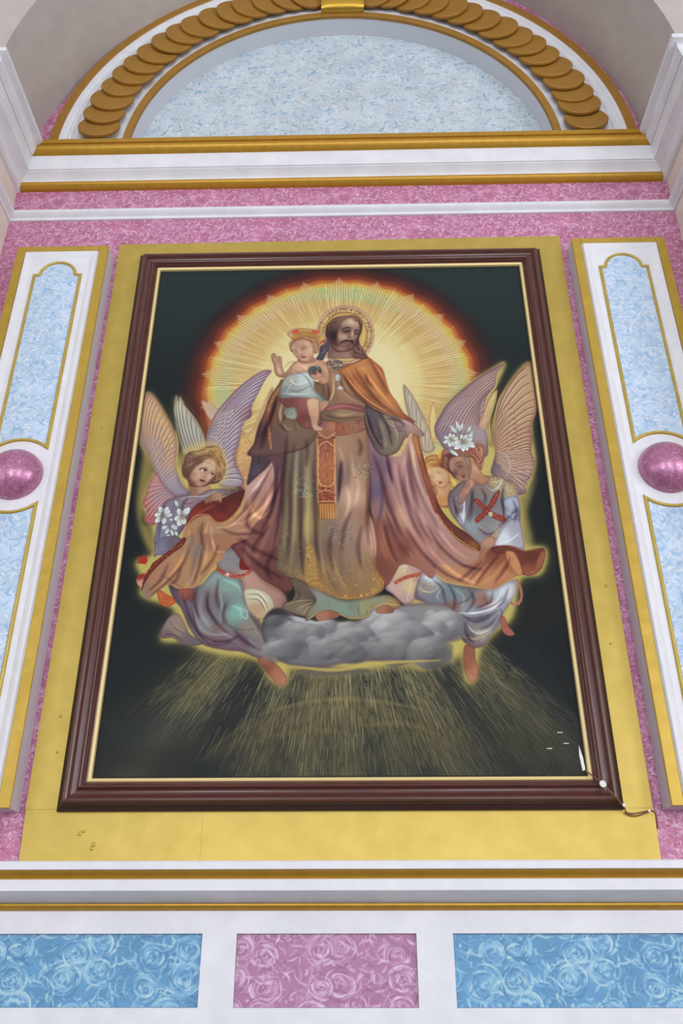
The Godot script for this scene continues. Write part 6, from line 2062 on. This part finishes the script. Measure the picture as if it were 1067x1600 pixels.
func cornice() -> void:
	var back := PackedVector2Array([Vector2(SIDE_L, 0), Vector2(SIDE_R, 0)])
	var inner := PackedVector2Array([Vector2(SIDE_L + 0.085, 0), Vector2(SIDE_R - 0.085, 0)])
	var t := thing("trim_1", Vector3.ZERO, "white cornice with gold mouldings under the lunette across the back wall", "cornice", "structure")
	plan_sweep(inner, back_close(PackedVector2Array([Vector2(0.117, 5.93), Vector2(0.121, 5.926), Vector2(0.121, 5.893)])))
	tag(build("gold_lip", M.gilt, t), "flat gold lip")
	plan_sweep(PackedVector2Array([Vector2(SIDE_L + 0.075, 0), Vector2(SIDE_R - 0.075, 0)]), back_close(bulge(0.112, 5.893, 0.086, 5.826, 0.020)))
	tag(build("gold_roll", M.gilt, t), "gold roll moulding")
	var white := PackedVector2Array([Vector2(0.084, 5.845), Vector2(0.082, 5.712), Vector2(0.074, 5.710)])
	for i in 7:
		var f := i / 6.0
		white.append(Vector2(lerpf(0.074, 0.028, 1.0 - pow(1.0 - f, 1.6)), lerpf(5.705, 5.662, f)))
	plan_sweep(back, back_close(white))
	build("fascia", M.white, t)
	plan_sweep(PackedVector2Array([Vector2(SIDE_L + 0.03, 0), Vector2(SIDE_R - 0.03, 0)]), back_close(bulge(0.030, 5.664, 0.014, 5.612, 0.020)))
	tag(build("gold_fillet", M.gilt, t), "narrow gold fillet")
	var b := thing("trim_2", Vector3.ZERO, "narrow white half round moulding across the pink plaster band", "moulding", "structure")
	var bead := PackedVector2Array([Vector2(0.0, 5.452), Vector2(0.012, 5.448)])
	bead.append_array(bulge(0.018, 5.440, 0.014, 5.388, 0.022))
	bead.append_array(PackedVector2Array([Vector2(0.010, 5.386), Vector2(0.010, 5.366), Vector2(0.0, 5.364)]))
	plan_sweep(back, back_close(bead))
	build("bead", M.white, b)
	# the same mouldings, all white, run out along the side walls and turn the corner onto the front wall
	var sidep := PackedVector2Array([Vector2(0.14, 5.93), Vector2(0.145, 5.925), Vector2(0.145, 5.895), Vector2(0.120, 5.89)])
	sidep.append_array(bulge(0.112, 5.885, 0.086, 5.826, 0.016))
	sidep.append_array(white)
	sidep.append_array(bulge(0.026, 5.655, 0.014, 5.612, 0.014))
	for s in [-1, 1]:
		var x := SIDE_L if s < 0 else SIDE_R
		var out: float = x + s * 2.0
		var path := PackedVector2Array([Vector2(out, DEEP), Vector2(x, DEEP), Vector2(x, 0.0)]) if s < 0 else PackedVector2Array([Vector2(x, 0.0), Vector2(x, DEEP), Vector2(out, DEEP)])
		var o := thing("trim_3" if s < 0 else "trim_4", Vector3.ZERO, "white cornice running out along the %s side wall of the niche" % ("left" if s < 0 else "right"), "cornice", "structure")
		plan_sweep(path, back_close(sidep))
		build("moulding", M.white, o)
		plan_sweep(path, back_close(bead))
		build("bead", M.white, o)

func ledge() -> void:
	var t := thing("trim_5", Vector3.ZERO, "stepped white ledge with two gold bands below the painting", "ledge", "structure")
	var path := PackedVector2Array([Vector2(SIDE_L, 0), Vector2(SIDE_R, 0)])
	plan_sweep(path, back_close(PackedVector2Array([Vector2(0.158, 1.872), Vector2(0.163, 1.867), Vector2(0.163, 1.843), Vector2(0.158, 1.841)])))
	build("top_fillet", M.white, t)
	var cv := PackedVector2Array()
	for i in 7:
		var f := i / 6.0
		cv.append(Vector2(lerpf(0.158, 0.134, 1.0 - pow(1.0 - f, 1.8)), lerpf(1.841, 1.811, f)))
	plan_sweep(path, back_close(cv))
	tag(build("gold_cove", M.gilt, t), "gold cove band")
	plan_sweep(path, back_close(PackedVector2Array([Vector2(0.138, 1.811), Vector2(0.141, 1.808), Vector2(0.141, 1.772), Vector2(0.138, 1.770), Vector2(0.052, 1.734)])))
	build("fascia", M.white, t)
	plan_sweep(path, back_close(bulge(0.054, 1.733, 0.034, 1.709, 0.008)))
	tag(build("gold_roll", M.gilt, t), "narrow gold roll")
	# the wall below, with three shallow sunk fields
	var w := thing("wall_lower", Vector3.ZERO, "white wall below the ledge with three sunk coloured fields", "wall", "structure")
	var xs := [SIDE_L, -1.40, -0.586, -0.459, 0.205, 0.340, 1.26, SIDE_R]
	var top := 1.633
	var bot := 1.396
	box(SIDE_L, SIDE_R, top, 1.72, 0.0, 0.034)
	build("rail", M.white, w)
	box(SIDE_L, SIDE_R, 0.0, bot, 0.0, 0.034)
	build("skirt", M.white, w)
	for k in [0, 2, 4, 6]:
		box(xs[k], xs[k + 1], bot, top, 0.0, 0.034)
		build("stile", M.white, w)
	var mats := [M.blue, M.rose, M.blue]
	var labels := ["left blue plaster field with rose swirls sunk in the white wall", "middle pink plaster field with rose swirls sunk in the white wall", "right blue plaster field with rose swirls sunk in the white wall"]
	for k in 3:
		box(xs[1 + k * 2] + 0.001, xs[2 + k * 2] - 0.001, bot + 0.001, top - 0.001, 0.0, 0.020)
		tag(build("inset_panel", mats[k]), labels[k], "panel", "", "")

func surround() -> void:
	var t := thing("gold_surround", Vector3.ZERO, "broad flat gold painted surround of boards behind the dark picture frame", "surround")
	var b := [pv("-1.335 5.152 1.162 5.166 1.162 4.98 -1.335 4.98"),
		pv("-1.335 4.9798 -1.15 4.9798 -1.15 2.0768 -1.332 2.0768"),
		pv("1.162 4.9798 1.154 2.0738 1.00 2.0738 1.00 4.9798"),
		pv("-1.330 2.076 -0.6196 2.076 -0.6196 1.866 -1.322 1.866"),
		pv("-0.6190 2.076 1.156 2.073 1.152 1.866 -0.6190 1.866")]
	for k in 5:
		slab(b[k], 0.001, 0.018 if k != 4 else 0.0185, 0.0)
		build("board", M.gold, t)
	# drips and knocks in the paint of the lower boards
	var rng := RandomNumberGenerator.new()
	rng.seed = 9
	for p in [Vector2(-1.10, 1.985), Vector2(-1.085, 1.992), Vector2(-1.04, 1.945), Vector2(-1.045, 1.93), Vector2(-1.25, 2.45), Vector2(-1.24, 2.3), Vector2(1.11, 3.02), Vector2(1.10, 4.2), Vector2(-1.27, 3.9), Vector2(1.09, 2.75)]:
		dome(v3(p, 0.017), 0.006 + rng.randf() * 0.004, 0.005, 4, 9)
		build("paint_drip", M.gold, t)

func rect(x0: float, x1: float, y0: float, y1: float) -> PackedVector2Array:
	return PackedVector2Array([Vector2(x0, y0), Vector2(x1, y0), Vector2(x1, y1), Vector2(x0, y1)])

# One mitred rail on each side of a rectangle, the profile's x running inwards from the edge.
func rails(r: PackedVector2Array, z: float, profile: PackedVector2Array, called: String, mat: Material, parent: Node, label := "") -> void:
	for k in 4:
		var p := [r[(k + 3) % 4], r[k], r[(k + 1) % 4], r[(k + 2) % 4]]
		var path := PackedVector3Array([v3(p[1], z), v3(p[2], z)])
		var side := PackedVector3Array()
		for e in [1, 2]:
			var d1: Vector2 = (p[e] - p[e - 1]).normalized()
			var d2: Vector2 = (p[e + 1] - p[e]).normalized()
			var s := Vector2(-d1.y, d1.x) + Vector2(-d2.y, d2.x)
			side.append(v3(s / (s.length_squared() * 0.5), 0))
		sweep(path, side, Vector3(0, 0, 1), profile)
		tag(build(called, mat, parent, 30.0), label)

func painting() -> void:
	var t := thing("framed_painting", Vector3.ZERO, "large dark framed painting of a robed bearded man holding a child among angels", "painting")
	var r := rect(-1.200, 1.036, 2.066, 5.048)
	rails(r, 0.018, PackedVector2Array([Vector2(0, 0), Vector2(0, 0.018), Vector2(0.003, 0.022), Vector2(0.010, 0.025), Vector2(0.017, 0.031), Vector2(0.022, 0.040), Vector2(0.025, 0.040), Vector2(0.025, 0.0)]), "frame_edge", M.darkwood, t, "near black outer edge")
	var pr := PackedVector2Array([Vector2(0.025, 0), Vector2(0.025, 0.048), Vector2(0.028, 0.056), Vector2(0.034, 0.062), Vector2(0.041, 0.063), Vector2(0.046, 0.060), Vector2(0.049, 0.055), Vector2(0.055, 0.047), Vector2(0.063, 0.042), Vector2(0.072, 0.041), Vector2(0.079, 0.044), Vector2(0.082, 0.048), Vector2(0.083, 0.054), Vector2(0.088, 0.057), Vector2(0.093, 0.054), Vector2(0.095, 0.047), Vector2(0.098, 0.044), Vector2(0.102, 0.045), Vector2(0.105, 0.041), Vector2(0.107, 0.035), Vector2(0.111, 0.032), Vector2(0.111, 0)])
	rails(r, 0.018, pr, "frame_rail", M.wood, t)
	rails(r, 0.018, PackedVector2Array([Vector2(0.110, 0), Vector2(0.110, 0.032), Vector2(0.114, 0.034), Vector2(0.123, 0.030), Vector2(0.126, 0.022), Vector2(0.126, 0)]), "gold_slip", M.slip, t, "pale gold inner slip")
	# a fine dark beaded line inside the slip
	var inner := rect(r[0].x + 0.129, r[1].x - 0.129, r[0].y + 0.129, r[2].y - 0.129)
	for k in 4:
		var a := inner[k]
		var b := inner[(k + 1) % 4]
		var n := int(a.distance_to(b) / 0.0115)
		for i in n:
			var c := v3(a.lerp(b, (i + 0.5) / n), 0.036)
			for q in 6:
				var u0 := TAU * q / 6
				var u1 := TAU * (q + 1) / 6
				var p0 := c + Vector3(cos(u0), sin(u0), 0) * 0.0045
				var p1 := c + Vector3(cos(u1), sin(u1), 0) * 0.0045
				tri(c + Vector3(0, 0, 0.006), p0, p1)
				tri(c + Vector3(0, 0, -0.004), p1, p0)
	tag(build("beading", M.beading, t), "fine row of dark beads")
	# the canvas, its picture on the front face only
	var x0: float = ART_X0
	var x1: float = ART_X1
	var y0: float = ART_Y0
	var y1: float = ART_Y1
	var f := [Vector3(x0, y0, 0.034), Vector3(x1, y0, 0.034), Vector3(x1, y1, 0.034), Vector3(x0, y1, 0.034)]
	var uv := [Vector2(0, 1), Vector2(1, 1), Vector2(1, 0), Vector2(0, 0)]
	tri(f[0], f[1], f[2], uv[0], uv[1], uv[2])
	tri(f[0], f[2], f[3], uv[0], uv[2], uv[3])
	for k in 4:
		var b := Vector3(0, 0, -0.012)
		var q := [f[k], f[(k + 1) % 4], uv[k], uv[(k + 1) % 4]]
		tri(q[0], q[0] + b, q[1] + b, q[2], q[2], q[3])
		tri(q[0], q[1] + b, q[1], q[2], q[3], q[3])
		if k < 2: tri(f[0] + b, f[k + 2] + b, f[k + 1] + b, uv[0], uv[0], uv[0])
	tag(build("canvas", M.art, t), "painted canvas with figures, rays and clouds")
	# staples and small chips on the lower right of the canvas
	for p in [Vector2(0.822, 2.366), Vector2(0.842, 2.322), Vector2(0.772, 2.302)]:
		box(p.x - 0.011, p.x + 0.011, p.y - 0.0015, p.y + 0.0015, 0.034, 0.0365)
		build("staple", M.staple, t)

const ART_X0 := -1.075
const ART_X1 := 0.911
const ART_Y0 := 2.189
const ART_Y1 := 4.923

func side_panel(cx: float, label: String) -> void:
	var t := thing("side_panel", Vector3(cx, 0, 0), label, "wall panel")
	var y0 := 2.068
	var y1 := 5.055
	slab(rect(-0.255, 0.255, y0, y1), 0.001, 0.098, 0.0)
	tag(build("body", M.lilac, t), "greyish lilac sides of the raised block")
	var zf := 0.098
	for b in [rect(-0.255, -0.205, y0, y1), rect(0.205, 0.255, y0, y1), rect(-0.2045, 0.2045, y1 - 0.042, y1), rect(-0.2045, 0.2045, y0, y0 + 0.05)]:
		slab(b, zf, zf + 0.010, 0.003)
		tag(build("border", M.gold2, t), "gold border strip")
	slab(rect(-0.204, 0.204, y0 + 0.051, y1 - 0.043), zf, zf + 0.006)
	build("ground", M.white, t)
	var r := rect(-0.200, 0.200, y0 + 0.055, y1 - 0.047)
	rails(r, zf + 0.006, PackedVector2Array([Vector2(0, 0), Vector2(0, 0.010), Vector2(0.004, 0.013), Vector2(0.014, 0.013), Vector2(0.034, 0.003), Vector2(0.038, 0.0)]), "moulding", M.white, t)
	var by := 3.575
	var hw := 0.126
	# upper field: round head between shoulders, hollowed below round the boss
	var up := PackedVector2Array()
	up.append_array(PackedVector2Array([Vector2(hw, 4.840), Vector2(0.098, 4.842)]))
	for i in 17:
		var a := PI * i / 16
		up.append(Vector2(cos(a) * 0.094, 4.848 + sin(a) * 0.082))
	up.append_array(PackedVector2Array([Vector2(-0.098, 4.842), Vector2(-hw, 4.840)]))
	var low := asin(hw / 0.200)
	for i in 13:
		var a := lerpf(-low, low, i / 12.0)
		up.append(Vector2(sin(a) * 0.200, by + cos(a) * 0.200))
	# lower field, the mirror of the upper one
	var dn := PackedVector2Array()
	for i in 13:
		var a := lerpf(low, -low, i / 12.0)
		dn.append(Vector2(sin(a) * 0.200, by - cos(a) * 0.200))
	dn.append_array(PackedVector2Array([Vector2(-hw, 2.310), Vector2(-0.098, 2.308)]))
	for i in 17:
		var a := PI + PI * i / 16
		dn.append(Vector2(cos(a) * 0.094, 2.302 + sin(a) * 0.082))
	dn.append_array(PackedVector2Array([Vector2(0.098, 2.308), Vector2(hw, 2.310)]))
	for f in [[up, "upper_field"], [dn, "lower_field"]]:
		slab(f[0], zf + 0.004, zf + 0.008)
		tag(build(f[1], M.sky, t), "pale blue brushed plaster")
		var ring: PackedVector2Array = f[0]
		if Geometry2D.is_polygon_clockwise(ring):
			ring = ring.duplicate()
			ring.reverse()
		var prof := PackedVector2Array([Vector2(-0.009, 0)])
		for i in 7: prof.append(Vector2(-cos(PI * i / 6) * 0.008, sin(PI * i / 6) * 0.009 + 0.002))
		prof.append(Vector2(0.009, 0))
		wall_sweep(ring, zf + 0.006, prof, true)
		tag(build("bead", M.gold, t), "thin gold bead")
	dome(Vector3(0, by, zf + 0.004), 0.134, 0.105)
	tag(build("boss", M.ball, t), "glossy pink half globe")

func fittings() -> void:
	var o := thing("wire", Vector3(0, 0, 0), "thin brown wire tied across the lower right corner of the picture frame", "wire")
	tube(spline3(PackedVector3Array([Vector3(0.896, 2.213, 0.056), Vector3(0.925, 2.186, 0.066), Vector3(0.948, 2.158, 0.084), Vector3(0.992, 2.106, 0.090), Vector3(1.022, 2.079, 0.064), Vector3(1.038, 2.064, 0.040), Vector3(1.045, 2.050, 0.028), Vector3(1.078, 2.043, 0.026), Vector3(1.115, 2.052, 0.026), Vector3(1.137, 2.060, 0.025)]), 6), 0.0028)
	build("strand", M.cord, o)
	tube(spline3(PackedVector3Array([Vector3(1.040, 2.058, 0.026), Vector3(1.072, 2.052, 0.024), Vector3(1.137, 2.062, 0.024), Vector3(1.152, 2.061, 0.022), Vector3(1.162, 2.048, 0.014), Vector3(1.164, 2.015, 0.006), Vector3(1.165, 2.000, 0.004)]), 6), 0.0026)
	build("strand", M.cord, o)
	for p in [[Vector3(0.951, 2.153, 0.086), 0.014, 0.024], [Vector3(1.028, 2.078, 0.062), 0.006, 0.012], [Vector3(1.134, 2.061, 0.026), 0.006, 0.010]]:
		var w: float = p[1]
		var h: float = p[2]
		slab(pv("-1 -0.2 -0.5 -0.8 0.2 -1 0.9 -0.5 1 0.3 0.5 0.8 -0.2 1 -0.8 0.6"), 0, 0.004)
		var m := build("tape", M.tape, o)
		m.transform = Transform3D(Basis(Vector3(0, 0, 1), -0.7) * Basis.from_scale(Vector3(w, h * 0.55, 1)), p[0] + Vector3(0, 0, 0.002))
	var sc := thing("paper_strip", Vector3(0.893, 2.213, 0.037), "thin torn white paper strip in the lower right corner of the canvas", "paper")
	slab(pv("0.000 0 0.012 0.002 0.008 0.055 -0.002 0.100 -0.006 0.060"), 0, 0.0015)
	build("strip", M.tape, sc)
